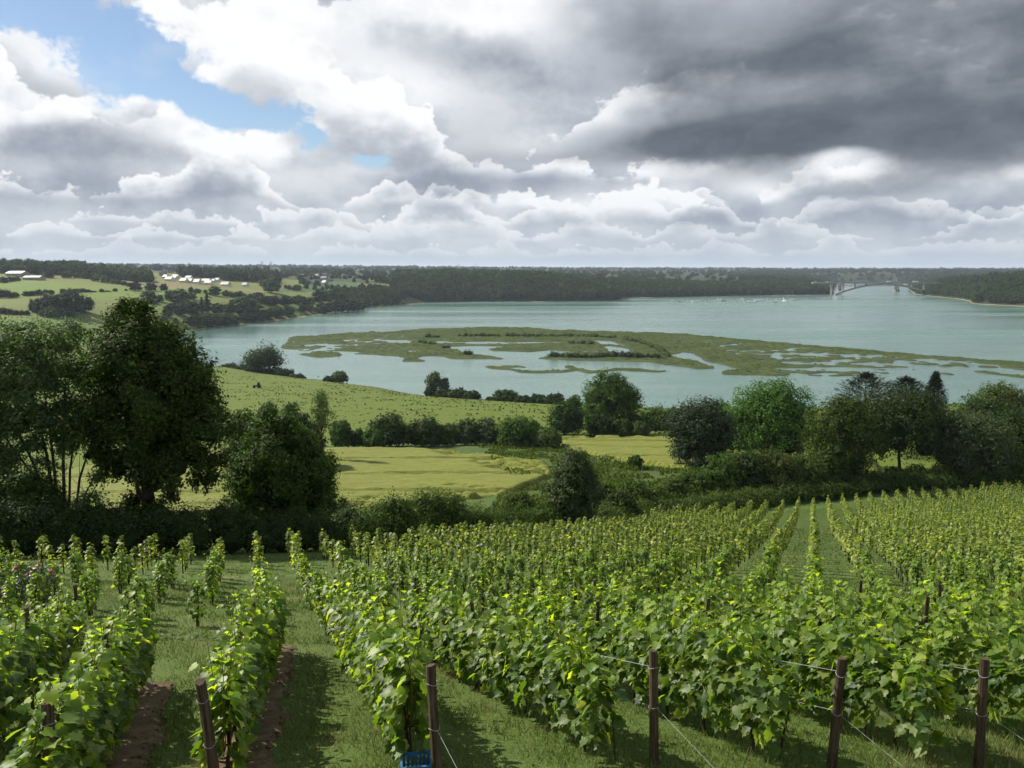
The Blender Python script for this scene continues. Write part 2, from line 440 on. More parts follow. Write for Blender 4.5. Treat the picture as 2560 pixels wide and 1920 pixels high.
def ground(x, y):
    x = np.asarray(x, float); y = np.asarray(y, float); shp = np.broadcast(x, y).shape
    x = np.broadcast_to(x, shp).ravel(); y = np.broadcast_to(y, shp).ravel()
    near = np.interp(y, _gy, _gz)
    near = near - 0.35 * smooth(y + x * 0.05, 17.2, 18.2) * (1 - smooth(y, 24, 40))      # small bank below the front rows
    near = near + (fbm(x / 9, y / 9, 3, 3) - 0.5) * 0.35
    far = np.full(x.shape, _w[_n])
    for k in range(_n):
        far = far + _w[k] * np.sqrt((x - FARH[k, 0]) ** 2 + (y - FARH[k, 1]) ** 2 + _c2)
    far = np.clip(far, 9, 105) + (fbm(x / 260, y / 260, 4, 7) - 0.5) * np.interp(np.hypot(x, y), [500, 1200, 4000, 9000], [2, 5, 10, 26])
    h = near + (far - near) * smooth(y, 430, 600)
    s = seg_dist(x, y, WATER)
    s = np.where(inside(x, y, WATER), -s, s)
    L = np.interp(y, [0, 500, 900, 1500], [48, 50, 60, 60])
    z = np.where(s > 0, h * (1 - np.exp(-np.maximum(s, 0) / L)) + 0.15, -np.minimum(3.0, -s * 0.08) - 0.02)
    z = np.where(y < 180, h, z)
    return z.reshape(shp)

def gz(x, y): return float(ground(np.array([x]), np.array([y]))[0])

_ty = np.concatenate([np.arange(6, 140, 0.4), np.geomspace(140, 9000, 900)])
def hit(px, py):
    """where the line of sight through a pixel meets the ground"""
    x, y, z = direction(px, py); t = _ty / y
    gx, gy_, rz = x * t, _ty, CAMZ + z * t
    d = rz - np.maximum(ground(gx, gy_), 0.0)
    k = np.argmax(d < 0)
    if d[k] >= 0: k = len(_ty) - 1
    if k == 0: k = 1
    f = d[k - 1] / (d[k - 1] - d[k] + 1e-9)
    yy = _ty[k - 1] + f * (_ty[k] - _ty[k - 1])
    return float(x * yy / y), float(yy), float(CAMZ + z * yy / y)

# ---------------------------------------------------------------- ground, one polar sheet split by land use
az_in = np.radians(np.arange(-42, 42.01, 0.2)); az_out = np.radians(np.arange(45, 316, 5.0))
azs = np.concatenate([az_in, az_out]); rad = np.geomspace(2.5, 16000, 590); rad = np.concatenate([[0.0], rad])
AZ, RR = np.meshgrid(azs, rad)
GX, GY = RR * np.sin(AZ), RR * np.cos(AZ); GZ = ground(GX, GY)
nr, nc = GX.shape
idx = np.arange(nr * nc).reshape(nr, nc)
nx_ = np.roll(idx, -1, axis=1)
quads = np.stack([idx[:-1], nx_[:-1], nx_[1:], idx[1:]], -1).reshape(-1, 4)
quads = quads[:, ::-1]
V = np.stack([GX.ravel(), GY.ravel(), GZ.ravel()], -1)
cen = V[quads].mean(1)
keep = cen[:, 2] > -1.6
quads, cen = quads[keep], cen[keep]
qx, qy = project(cen[:, 0], cen[:, 1], cen[:, 2])
def ovp(*pts): return [(a * OV, b * OV) for a, b in pts]
def zp(k, *pts):
    """points read in one of the zoomed views: k = (left, top, scale)"""
    return [(k[0] + a / k[2], k[1] + b / k[2]) for a, b in pts]
Z1, Z2, Z3 = (0, 600, 2.572), (850, 600, 2.572), (1700, 600, 2.572)
Z5, Z6, Z7 = (550, 850, 2.572), (1300, 850, 2.572), (1700, 850, 2.572)
ZA, ZB = (0, 630, 5.144), (400, 630, 5.144)
region = np.zeros(len(quads), int)
Yc = cen[:, 1]; wob_ = (fbm(cen[:, 0] / 14, cen[:, 1] / 14, 3, 5) - 0.5)
region[(Yc > 130) & (Yc < 560)] = 1
region[np.abs(Yc) > 560] = 2
region[(cen[:, 2] < 2.6) & (Yc > 150)] = 2
FIELD_MATS = []
def field(name, poly, y0, y1, mat):
    k = 3 + len(FIELD_MATS); FIELD_MATS.append((name, mat))
    region[inside(qx, qy + wob_ * 1.0, poly) & (Yc > y0) & (Yc < y1) & (cen[:, 2] > 2.0)] = k
M_pasture = grass_mat('pasture_bright', (0.090, 0.150, 0.018), (0.112, 0.172, 0.022), (0.130, 0.172, 0.026), scale=0.08)
M_pasture2 = grass_mat('pasture_dull', (0.095, 0.128, 0.024), (0.120, 0.146, 0.030), (0.138, 0.150, 0.038), scale=0.08)
M_lush = grass_mat('pasture_lush', (0.070, 0.135, 0.022), (0.085, 0.150, 0.026), (0.100, 0.150, 0.030), scale=0.08)
M_hay = grass_mat('hay_field', (0.175, 0.150, 0.070), (0.20, 0.165, 0.080), (0.155, 0.145, 0.06), scale=0.08)
M_crop = grass_mat('green_crop', (0.045, 0.090, 0.026), (0.055, 0.100, 0.030), (0.062, 0.105, 0.032), scale=0.08)
M_strip = grass_mat('crop_margin', (0.046, 0.078, 0.018), (0.072, 0.108, 0.026), (0.060, 0.094, 0.022), scale=0.5)
field('far_field', zp(Z1, (-400, 150), (900, 150), (2600, 180), (2600, 480), (1200, 590), (-400, 700)), 480, 1700, M_pasture2)
field('pasture', zp(ZA, (-300, 420), (340, 370), (900, 340), (1300, 385), (1660, 440), (1700, 490), (1150, 520), (660, 540), (0, 600), (-300, 620)), 600, 1400, M_pasture)
field('ploughed_pasture', zp(ZA, (500, 378), (900, 338), (1300, 385), (1690, 440), (1670, 465), (1100, 430)), 600, 1500, M_pasture2)
field('pasture', zp(ZA, (1050, 545), (1500, 510), (2212, 495), (2212, 700), (1500, 640), (1200, 600)), 500, 1400, M_pasture)
field('pasture', zp(ZA, (-300, 870), (500, 850), (1100, 860), (1400, 1000), (1400, 1200), (-300, 1200)), 420, 1000, M_lush)
field('hay_field', zp(ZB, (-800, 350), (0, 365), (400, 425), (800, 450), (1400, 510), (1400, 530), (700, 470), (100, 470), (-500, 430)), 700, 1800, M_hay)
field('pasture', zp(ZB, (100, 470), (650, 470), (1400, 530), (1400, 600), (800, 560), (0, 640), (-100, 560)), 600, 1700, M_pasture)
field('hay_meadow', zp(ZB, (660, 560), (930, 570), (890, 690), (700, 700)), 600, 1600, M_pasture2)
field('green_crop', zp(ZB, (1540, 480), (1750, 435), (2300, 430), (2300, 520), (1520, 520)), 800, 1900, M_crop)
field('pasture', zp(ZB, (1640, 665), (2000, 700), (2010, 755), (1700, 775)), 600, 1900, M_lush)
field('pasture', zp(Z2, (190, 235), (390, 230), (400, 260), (180, 262)), 1200, 2600, M_pasture)
field('green_crop', zp(Z2, (-200, 265), (110, 268), (100, 330), (-200, 330)), 900, 2400, M_crop)
field('crop_margin', zp(Z5, (-400, 700), (535, 695), (900, 672), (1480, 652), (2040, 690), (2300, 740), (2300, 980), (2110, 800), (1640, 742), (1340, 712), (-400, 712)), 90, 260, M_strip)
field('rough_verge', zp(Z6, (-100, 760), (250, 690), (500, 770), (800, 820), (1200, 860), (1200, 1000), (600, 1120), (-200, 1150)), 80, 220, M_verge)
names = ['ground', 'meadow', 'countryside'] + [n for n, _ in FIELD_MATS]
mats = [M_ground, M_meadow, M_country] + [mm for _, mm in FIELD_MATS]
for k in range(len(names)):
    q = quads[region == k]
    if not len(q): continue
    uq, inv = np.unique(q, return_inverse=True)
    o = link(names[k], mesh_data(names[k], V[uq], inv.reshape(-1, 4), mats[k], True))
    tag(o, kind='structure')

# ---------------------------------------------------------------- water
m = new_mat('estuary_water'); pos = position(); px_, py_, pz_ = sep(pos)
wv = noise(comb(px_ * 0.5, py_ * 0.9, 0.0), 1.0, 5, 0.65); wl = noise(comb(px_ * 0.012, py_ * 0.03, 0.0), 1.0, 4, 0.6)
band = noise(comb(px_ * 0.0012, py_ * 0.010, 0.0), 1.0, 4, 0.55)
c = mixc(sstep(wl, 0.3, 0.7), (0.090, 0.172, 0.142), (0.115, 0.200, 0.165))
# turbid shallows along the outer edge of the marsh
p = principled(c, 0.16, 0.5, bump(wv + wl * 2.0, 0.24, 0.5)); pn = p.node
put(pn.inputs['Roughness'], sstep(band, 0.35, 0.7, 0.08, 0.30)); pn.inputs['IOR'].default_value = 1.33
out_shader(p); M_water = m
wx = np.linspace(-700, 2600, 34); wy = np.linspace(300, 4400, 42); WX, WY = np.meshgrid(wx, wy)
gi = np.arange(WX.size).reshape(WX.shape)
tag(link('water', mesh_data('water', np.stack([WX.ravel(), WY.ravel(), np.zeros(WX.size)], -1), np.stack([gi[:-1, :-1], gi[:-1, 1:], gi[1:, 1:], gi[1:, :-1]], -1).reshape(-1, 4), M_water, True)), kind='structure')

# ---------------------------------------------------------------- salt marsh: low islands cut by creeks
M_marsh = new_mat('salt_marsh'); pos = position(); px_, py_, pz_ = sep(pos)
a1 = noise(comb(px_ * 0.02, py_ * 0.05, 0.0), 1.0, 5, 0.65); a2 = noise(comb(px_ * 0.25, py_ * 0.3, 0.0), 1.0, 4, 0.6)
c = mixc(sstep(a1, 0.35, 0.66), (0.030, 0.052, 0.013), (0.066, 0.092, 0.024))
c = mixc(sstep(a2, 0.45, 0.7), c, (0.046, 0.064, 0.020))
c = mixc(sstep(noise(comb(px_ * 0.05, py_ * 0.16, 0.0), 1.0, 5, 0.7), 0.52, 0.62) * 0.85, c, (0.045, 0.042, 0.032))
c = mixc(sstep(pz_, 0.05, 0.42), (0.045, 0.040, 0.028), c)
out_shader(principled(c, 0.95, 0.1, bump(a2, 0.8, 0.5)))
body = [zp(Z1, (1805, 690), (1860, 625), (2212, 600)) + zp(Z2, (300, 590), (700, 568), (970, 562), (1210, 567), (1550, 585), (2212, 605)) + zp(Z3, (400, 640), (1040, 695), (1500, 735), (2212, 785), (2900, 830), (2900, 860), (2000, 800), (1280, 775), (1060, 800), (1330, 812), (1330, 860), (1000, 878), (690, 872), (250, 865), (270, 840), (390, 828), (190, 780), (80, 735), (0, 720), (-60, 740))
        + zp(Z2, (2120, 740), (2000, 720), (1530, 712), (1300, 710), (1240, 718), (960, 712), (700, 700), (850, 735), (1075, 765), (720, 768), (680, 750), (560, 748), (490, 760), (560, 784), (400, 784), (430, 768), (370, 745), (130, 735), (0, 715)) + zp(Z1, (2212, 745), (2050, 755), (1920, 735), (2000, 715), (1870, 715)),
        zp(Z2, (1260, 765), (1350, 738), (1500, 718), (2000, 720), (2120, 735), (2212, 765), (2300, 775)) + zp(Z3, (130, 790), (240, 822), (100, 826)) + zp(Z2, (2212, 812), (2080, 797), (1980, 782), (1700, 776), (1480, 771))]
pools = [zp(Z2, (610, 652), (800, 655), (1420, 655), (1430, 666), (900, 668), (640, 664)), zp(Z2, (690, 690), (950, 680), (1160, 682), (1090, 688), (960, 700), (1000, 718), (1240, 720), (1300, 712), (1530, 716), (1350, 735), (1260, 768), (1080, 764), (850, 725), (720, 700)),
         zp(Z2, (1690, 690), (1730, 684), (1870, 698), (1890, 722), (1800, 728), (1720, 712)), zp(Z2, (1620, 645), (1740, 652), (1850, 680), (1690, 676)), zp(Z2, (420, 712), (470, 712), (520, 722), (450, 722)), zp(Z1, (2090, 672), (2212, 690), (2212, 698), (2100, 690)), zp(Z1, (1990, 712), (2060, 690), (2100, 700), (2040, 720)),
         zp(Z3, (580, 742), (640, 730), (680, 770), (610, 775)), zp(Z3, (820, 790), (900, 785), (1000, 800), (960, 812)), zp(Z3, (560, 825), (700, 822), (900, 832), (880, 845), (700, 838)), zp(Z3, (700, 860), (780, 858), (850, 872), (740, 876)), zp(Z3, (920, 725), (970, 722), (965, 735), (930, 738)), zp(Z3, (1010, 748), (1070, 750), (1060, 762)), zp(Z3, (1100, 748), (1170, 745), (1140, 760))]
strokes = [(zp(Z2, (940, 812), (1040, 826), (1160, 846), (1290, 850), (1420, 850), (1520, 830), (1440, 813)), 2.4), (zp(Z2, (1040, 812), (1150, 812), (1200, 822)), 1.8), (zp(Z2, (1520, 832), (1620, 848), (1700, 845), (1800, 834), (1950, 840), (2050, 846), (2100, 838)), 2.2),
           (zp(Z3, (1900, 842), (2212, 882), (2500, 900)), 2.6), (zp(Z3, (2080, 815), (2300, 828)), 4), (zp(Z3, (1250, 788), (1450, 792), (1800, 806), (2040, 826)), 3.0), (zp(Z3, (950, 906), (1090, 901)), 2.6), (zp(Z3, (1350, 816), (1620, 846), (1760, 874)), 1.8), (zp(Z3, (1160, 830), (1330, 812), (1500, 825)), 2.6)]
mx0, mx1, my0, my1, ddx, ddy = -330.0, 720.0, 470.0, 930.0, 1.25, 2.0
_ty2 = None
X_, Y_ = np.meshgrid(np.arange(mx0, mx1, ddx), np.arange(my0, my1, ddy))
ppx, ppy = project(X_, Y_, 0.0)
wx1 = (fbm(X_ / 16, Y_ / 26, 4, 21) - 0.5); wx2 = (fbm(X_ / 16, Y_ / 26, 4, 31) - 0.5)
ppx = ppx + wx1 * 26; ppy = ppy + wx2 * 5.5
mk = np.zeros(X_.shape, bool)
for poly in body: mk |= inside(ppx, ppy, poly)
for poly in pools: mk &= ~inside(ppx, ppy, poly)
for pts, wd in strokes: mk |= seg_dist(ppx, (ppy - pts[0][1]) * 1.0 + pts[0][1], pts, False) < wd * (0.6 + 0.9 * vnoise(X_ / 12, Y_ / 20, 5))
creek = np.abs(fbm(X_ / 46 + wx1 * 1.5, Y_ / 24 + wx2, 3, 51) - 0.5)
lagoon = fbm(X_ / 34, Y_ / 15, 3, 61)
side = np.maximum(smooth(X_, 130, 230), smooth(-X_, 60, 130))
creek2 = np.abs(fbm(X_ / 55 + wx2 * 1.5, Y_ / 19 + wx1, 3, 57) - 0.5)
_tx = [p[0] for p in body[0][:16]]; _ty2 = [p[1] for p in body[0][:16]]
rim = smooth(ppy - np.interp(ppx, _tx, _ty2), 5.0, 11.0)
side = side * rim
creek3 = np.abs(fbm(X_ / 30 + wx1, Y_ / 11 + wx2, 3, 59) - 0.5)
mk &= ~((creek < 0.030 * side) | (creek3 < 0.024 * side) | (creek2 < 0.034 * side * smooth(X_, 60, 200)) | ((lagoon > 0.685) & (side > 0.4)))
mkf = mk.astype(float)
for _ in range(2):      # soften the banks
    mkf = (mkf + np.roll(mkf, 1, 0) + np.roll(mkf, -1, 0) + np.roll(mkf, 1, 1) + np.roll(mkf, -1, 1)) / 5
mz = -0.35 + 0.95 * smooth(mkf, 0.2, 0.85) + (fbm(X_ / 7, Y_ / 9, 3, 71) - 0.5) * 0.45 * mkf
gi = np.arange(X_.size).reshape(X_.shape)
q = np.stack([gi[:-1, :-1], gi[:-1, 1:], gi[1:, 1:], gi[1:, :-1]], -1)
ok = np.maximum.reduce([mkf[:-1, :-1], mkf[:-1, 1:], mkf[1:, 1:], mkf[1:, :-1]]) > 0.05
q = q[ok]; uq, inv = np.unique(q, return_inverse=True)
MV = np.stack([X_.ravel(), Y_.ravel(), mz.ravel()], -1)
tag(link('salt_marsh', mesh_data('salt_marsh', MV[uq], inv.reshape(-1, 4), M_marsh, True)), kind='structure')
# cord-grass tussocks that roughen the marsh
rgm = np.random.default_rng(77)
sel = rgm.choice(np.flatnonzero((mkf > 0.9).ravel()), 11000); n_t = len(sel)
tx, ty_, tz = X_.ravel()[sel] + rgm.normal(size=n_t) * 0.6, Y_.ravel()[sel] + rgm.normal(size=n_t), mz.ravel()[sel]
hh_ = (0.15 + 0.50 * rgm.random(n_t) ** 2) * (0.5 + fbm(tx / 30, ty_ / 18, 3, 5)); ww_ = 0.5 + 1.3 * rgm.random(n_t)
tv = np.stack([np.stack([tx - ww_, ty_, tz - 0.1], -1), np.stack([tx + ww_, ty_ + 0.2, tz - 0.1], -1), np.stack([tx + ww_ * 0.6, ty_ + 2.2, tz + hh_ * 0.8], -1), np.stack([tx - ww_ * 0.5, ty_ + 2.4, tz + hh_], -1)], 1).reshape(-1, 3)
M_tus = leaf_mat('cord_grass', (0.030, 0.054, 0.013), (0.056, 0.084, 0.021), (0.095, 0.115, 0.034), 0.2, 0.9, 0.05, vary=0.0)
tag(link('marsh_grass', mesh_data('marsh_grass', tv, np.arange(4 * n_t).reshape(-1, 4), M_tus)), 'cord-grass tussocks covering the marsh islands', 'grass', kind='stuff')
# tussocks of rank grass in the meadow that slopes to the shore
n_t = 26000; ty_ = 190 + 260 * rgm.random(n_t); tx = (rgm.random(n_t) - 0.5) * 1.3 * ty_
pxm, pym = project(tx, ty_, ground(tx, ty_)); kp = (fbm(tx / 7, ty_ / 7, 3, 91) > 0.50) & (ground(tx, ty_) > 2.6) & ((ty_ > 196) | (pxm > 1400)); tx, ty_ = tx[kp], ty_[kp]; n_t = len(tx); tz = ground(tx, ty_)
hh_ = 0.12 + 0.35 * rgm.random(n_t) ** 2; ww_ = 0.12 + 0.30 * rgm.random(n_t)
tv = np.stack([np.stack([tx - ww_, ty_, tz - 0.05], -1), np.stack([tx + ww_, ty_, tz - 0.05], -1), np.stack([tx + ww_ * 0.5, ty_ + 0.2, tz + hh_], -1), np.stack([tx - ww_ * 0.6, ty_ + 0.2, tz + hh_ * 0.8], -1)], 1).reshape(-1, 3)
M_tus2 = leaf_mat('rank_grass', (0.040, 0.060, 0.012), (0.085, 0.100, 0.020), (0.150, 0.150, 0.034), 0.25, 0.9, 0.05, vary=0.0)
tag(link('meadow_grass', mesh_data('meadow_grass', tv, np.arange(4 * n_t).reshape(-1, 4), M_tus2)), 'tussocks of rank grass in the shore meadow', 'grass', kind='stuff')
# rough growth on the strip between the two barley fields
n_t = 60000; ty_ = 84 + 118 * rgm.random(n_t); tx = -14 + 62 * rgm.random(n_t); pxm, pym = project(tx, ty_, ground(tx, ty_))
kp = inside(pxm, pym, zp(Z6, (-420, 560), (-100, 590), (120, 655), (260, 690), (500, 765), (800, 815), (1250, 860), (1250, 1010), (600, 1130), (-250, 1150), (-60, 900), (-260, 700))) & (fbm(tx / 3.0, ty_ / 3.0, 3, 93) > 0.44)
tx, ty_ = tx[kp], ty_[kp]; n_t = len(tx); tz = ground(tx, ty_); big_ = smooth(fbm(tx / 8, ty_ / 8, 3, 95), 0.5, 0.7)
P_ = np.stack([tx, ty_, tz + (0.15 + 0.9 * big_) * rgm.random(n_t)], -1); hh_ = 0.30 + 0.25 * rgm.random(n_t); a_ = rgm.random(n_t) * 6.28
dv = np.stack([np.cos(a_), np.sin(a_), 0 * a_], -1) * 0.16; uv = np.stack([-np.sin(a_) * 0.3, np.cos(a_) * 0.3, 0.8 + 0 * a_], -1) * hh_[:, None]
tv = np.stack([P_ - dv, P_ + dv - uv * 0.3, P_ + uv + dv * 0.2, P_ + uv * 0.5 - dv], 1).reshape(-1, 3)
M_rough = leaf_mat('rough_growth', (0.034, 0.060, 0.012), (0.064, 0.100, 0.020), (0.130, 0.150, 0.044), 0.3, 0.85, 0.08, vary=0.0)
tag(link('rough_growth', mesh_data('rough_growth', tv, np.arange(4 * n_t).reshape(-1, 4), M_rough)), 'tall weeds and rough grass between the barley fields', 'weeds', kind='stuff')
# ---------------------------------------------------------------- foliage and trees
def unit(v): return v / (np.linalg.norm(v, axis=-1, keepdims=True) + 1e-9)

def leaf_quads(P, N, size, rg, aspect=0.62, up=0.35, rnd=0.9):
    n = len(P)
    nr_ = unit(N * 1.0 + rg.normal(size=(n, 3)) * rnd * 0.5 + np.array([0, 0, up]))
    t = unit(np.cross(nr_, rg.normal(size=(n, 3)))); b = np.cross(nr_, t)
    s = (size * (0.6 + 0.8 * rg.random(n)))[:, None]
    v = np.stack([P - t * s * 0.5, P + b * s * aspect * 0.5 + nr_ * s * 0.1, P + t * s * 0.5, P - b * s * aspect * 0.5 + nr_ * s * 0.1], 1)
    return v.reshape(-1, 3), np.arange(4 * n).reshape(-1, 4)

def crown_points(lobes, n, rg, k=36, clump=0.2, low=-0.55, shell=0.55):
    """points gathered in clumps on the outer part of each lobe (x, y, z, rx, ry, rz)"""
    lobes = np.asarray(lobes, float)
    area = lobes[:, 3] * lobes[:, 5]; cnt = np.maximum(1, (n * area / area.sum()).astype(int))
    P, N = [], []
    for L, c in zip(lobes, cnt):
        d = unit(rg.normal(size=(k * 2, 3))); d = d[d[:, 2] > low][:k]
        r = shell + (1.05 - shell) * np.sqrt(rg.random(len(d)))
        cc = L[:3] + d * r[:, None] * L[3:6]
        j = rg.integers(0, len(d), c)
        g = rg.normal(size=(c, 3)) * clump * L[3:6] * (0.6 + 0.8 * rg.random((c, 1)))
        P.append(cc[j] + g); N.append(unit(d[j] + g / (L[3:6] * 0.4)))
    return np.concatenate(P), np.concatenate(N)

_ico_v = []
_t = (1 + 5 ** 0.5) / 2
for a_, b_ in ((1, _t), (-1, _t), (1, -_t), (-1, -_t)): _ico_v += [(0, a_, b_), (a_, b_, 0), (b_, 0, a_)]
_ico_v = unit(np.array(_ico_v, float))
_ico_f = [(i, j, k) for i in range(12) for j in range(i + 1, 12) for k in range(j + 1, 12)
          if all(abs(np.linalg.norm(_ico_v[p] - _ico_v[q]) - 1.0515) < 0.01 for p, q in ((i, j), (j, k), (i, k)))]
_ico_f = [(i, j, k) if np.dot(np.cross(_ico_v[j] - _ico_v[i], _ico_v[k] - _ico_v[i]), _ico_v[i]) > 0 else (i, k, j) for i, j, k in _ico_f]

def cores(lobes, f, rg):
    vs_, fs = [], []
    for L in lobes:
        b = len(vs_) * 12
        vs_.append(np.array(L[:3]) + _ico_v * np.array(L[3:6]) * f * (0.85 + 0.3 * rg.random((12, 1))))
        fs += [(i + b, j + b, k + b, k + b) for i, j, k in _ico_f]
    return np.concatenate(vs_), fs

def crown_mesh(name, lobes, n, size, mat, rg, core=0.0, **kw):
    aspect = kw.pop('aspect', 0.62); up = kw.pop('up', 0.35)
    P, N = crown_points(lobes, n, rg, **kw)
    v, f = leaf_quads(P, N, size, rg, aspect, up)
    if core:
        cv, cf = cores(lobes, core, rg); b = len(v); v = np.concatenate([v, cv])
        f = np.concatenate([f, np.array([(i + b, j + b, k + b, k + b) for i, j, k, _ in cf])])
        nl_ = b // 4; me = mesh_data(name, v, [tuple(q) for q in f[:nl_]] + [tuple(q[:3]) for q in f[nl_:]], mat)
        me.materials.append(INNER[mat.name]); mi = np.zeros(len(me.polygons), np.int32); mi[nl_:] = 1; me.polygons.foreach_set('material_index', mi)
        return me
    return mesh_data(name, v, f, mat)

def auto_lobes(h, w, rg, base=0.25, n=14, top=0.75):
    """lobes filling a rounded envelope of height h and width w"""
    cz, rz, rx = h * (base + 1) / 2, h * (1 - base) / 2, w / 2
    L = [(0, 0, cz, rx * 0.55, rx * 0.55, rz * 0.6)]
    g = math.pi * (3 - 5 ** 0.5)
    if base < 0.1:      # leafy down to the ground
        for i in range(6):
            a = i * 1.05 + rg.random() * 0.5; L.append((0.52 * rx * math.cos(a), 0.52 * rx * math.sin(a), h * (0.16 + 0.08 * rg.random()), rx * 0.40, rx * 0.40, h * 0.18))
    for i in range(n):
        q = 1 - 1.75 * (i + 0.5) / n; a = i * g + rg.random() * 0.8
        rr = math.sqrt(max(0, 1 - q * q)) * (0.62 + 0.14 * rg.random()) * (1 - 0.30 * max(0, q) * (1 - top) * 4)
        s = 0.40 + 0.14 * rg.random()
        L.append((rr * rx * math.cos(a), rr * rx * math.sin(a), cz + q * rz * 0.66, rx * s, rx * s, rx * s * (0.8 + 0.3 * rg.random())))
    return L

def trunk_mesh(name, lobes, h, r, mat, rg, fork=0.22, n=8, bend=0.02):
    mb = MB(); top = np.array((rg.normal() * bend * h, rg.normal() * bend * h, h * 0.62))
    spine = [np.array((0, 0, -0.5)), np.array((0, 0, 0.15 * h)) + rg.normal(size=3) * bend * h * np.array((1, 1, 0)), top * np.array((1, 1, 0)) * 0.6 + np.array((0, 0, 0.4 * h)), top]
    mb.tube(spine, [r * 1.3, r, r * 0.6, r * 0.2], 8)
    order = sorted(range(len(lobes)), key=lambda i: -lobes[i][3])[:n]
    for i in order:
        L = lobes[i]; t = fork + rg.random() * 0.25; p0 = np.array((0, 0, h * t)); p2 = np.array(L[:3])
        if p2[2] < p0[2]: p0[2] = max(p2[2] * 0.8, 0.3)
        p1 = (p0 + p2) / 2 + rg.normal(size=3) * 0.04 * h - np.array((0, 0, 0.03 * h))
        mb.tube([p0, p1, p2], [r * 0.5, r * 0.3, r * 0.1], 5)
    return mb.data(name, mat, True)

INNER = {}
LM = {
 'oak':    leaf_mat('oak_leaves', (0.0220, 0.0440, 0.0070), (0.0440, 0.0820, 0.0110), (0.0980, 0.1500, 0.0220), 0.36, 0.6, 0.14),
 'dark':   leaf_mat('dark_leaves', (0.0140, 0.0300, 0.0060), (0.0280, 0.0540, 0.0100), (0.0580, 0.0940, 0.0180), 0.28, 0.6, 0.12),
 'green':  leaf_mat('green_leaves', (0.0320, 0.0720, 0.0100), (0.0600, 0.1220, 0.0170), (0.1050, 0.1800, 0.0280), 0.34, 0.6, 0.12),
 'grey':   leaf_mat('grey_leaves', (0.0400, 0.0680, 0.0240), (0.0700, 0.1080, 0.0380), (0.1250, 0.1700, 0.0660), 0.34, 0.6, 0.16, (1.2, 1.35, 0.6)),
 'hedge':  leaf_mat('hedge_leaves', (0.0260, 0.0500, 0.0090), (0.0500, 0.0860, 0.0140), (0.1050, 0.1480, 0.0250), 0.32, 0.65, 0.12),
 'olive':  leaf_mat('olive_leaves', (0.0420, 0.0640, 0.0130), (0.0740, 0.1040, 0.0210), (0.1250, 0.1580, 0.0340), 0.34, 0.6, 0.12),
 'purple': leaf_mat('purple_leaves', (0.0160, 0.0300, 0.0120), (0.0300, 0.0520, 0.0200), (0.0580, 0.0880, 0.0340), 0.25, 0.6, 0.12, (1.1, 1.0, 0.8)),
 'conifer': leaf_mat('conifer_needles', (0.010, 0.016, 0.009), (0.018, 0.026, 0.013), (0.034, 0.044, 0.022), 0.10, 0.7, 0.1),
 'far':    leaf_mat('far_leaves', (0.0161, 0.0322, 0.0080), (0.0299, 0.0552, 0.0115), (0.0598, 0.0966, 0.0196), 0.16, 0.9, 0.03, vary=0.6),
 'bright': leaf_mat('bright_leaves', (0.050, 0.085, 0.018), (0.085, 0.130, 0.028), (0.130, 0.180, 0.045), 0.35, 0.6, 0.15),
}
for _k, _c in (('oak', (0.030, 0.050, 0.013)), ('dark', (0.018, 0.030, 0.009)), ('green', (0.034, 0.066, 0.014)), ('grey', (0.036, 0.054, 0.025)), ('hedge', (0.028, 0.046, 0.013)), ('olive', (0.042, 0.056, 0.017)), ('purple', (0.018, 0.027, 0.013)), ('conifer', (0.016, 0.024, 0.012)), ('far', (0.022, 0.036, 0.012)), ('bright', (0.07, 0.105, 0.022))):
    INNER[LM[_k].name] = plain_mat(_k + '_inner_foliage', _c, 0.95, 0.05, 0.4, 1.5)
M_bark = plain_mat('bark', (0.055, 0.045, 0.034), 0.95, 0.1, 0.35, 6.0, bumps=0.6)

def depth_of(x, y, z): return y * CP - (z - CAMZ) * SP
def spot(ox, otop, Y, ow=None):
    """foot, height and width of a thing whose top and width are read off the overview picture"""
    x, _, zt = at_y(ox * OV, otop * OV, Y); z = gz(x, Y)
    w = None if ow is None else ow * OV / F * depth_of(x, Y, z)
    return (x, Y, z), zt - z, w

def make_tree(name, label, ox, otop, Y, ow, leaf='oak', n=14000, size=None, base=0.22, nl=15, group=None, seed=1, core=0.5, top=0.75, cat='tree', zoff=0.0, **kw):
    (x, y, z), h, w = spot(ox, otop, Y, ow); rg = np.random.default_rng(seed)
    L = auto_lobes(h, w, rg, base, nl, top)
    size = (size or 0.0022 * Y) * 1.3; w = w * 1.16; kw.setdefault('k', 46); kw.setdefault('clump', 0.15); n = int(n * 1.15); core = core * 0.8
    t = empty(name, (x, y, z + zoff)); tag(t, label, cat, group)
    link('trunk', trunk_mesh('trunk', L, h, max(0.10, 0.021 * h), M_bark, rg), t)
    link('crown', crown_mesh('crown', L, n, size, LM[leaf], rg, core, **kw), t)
    return t

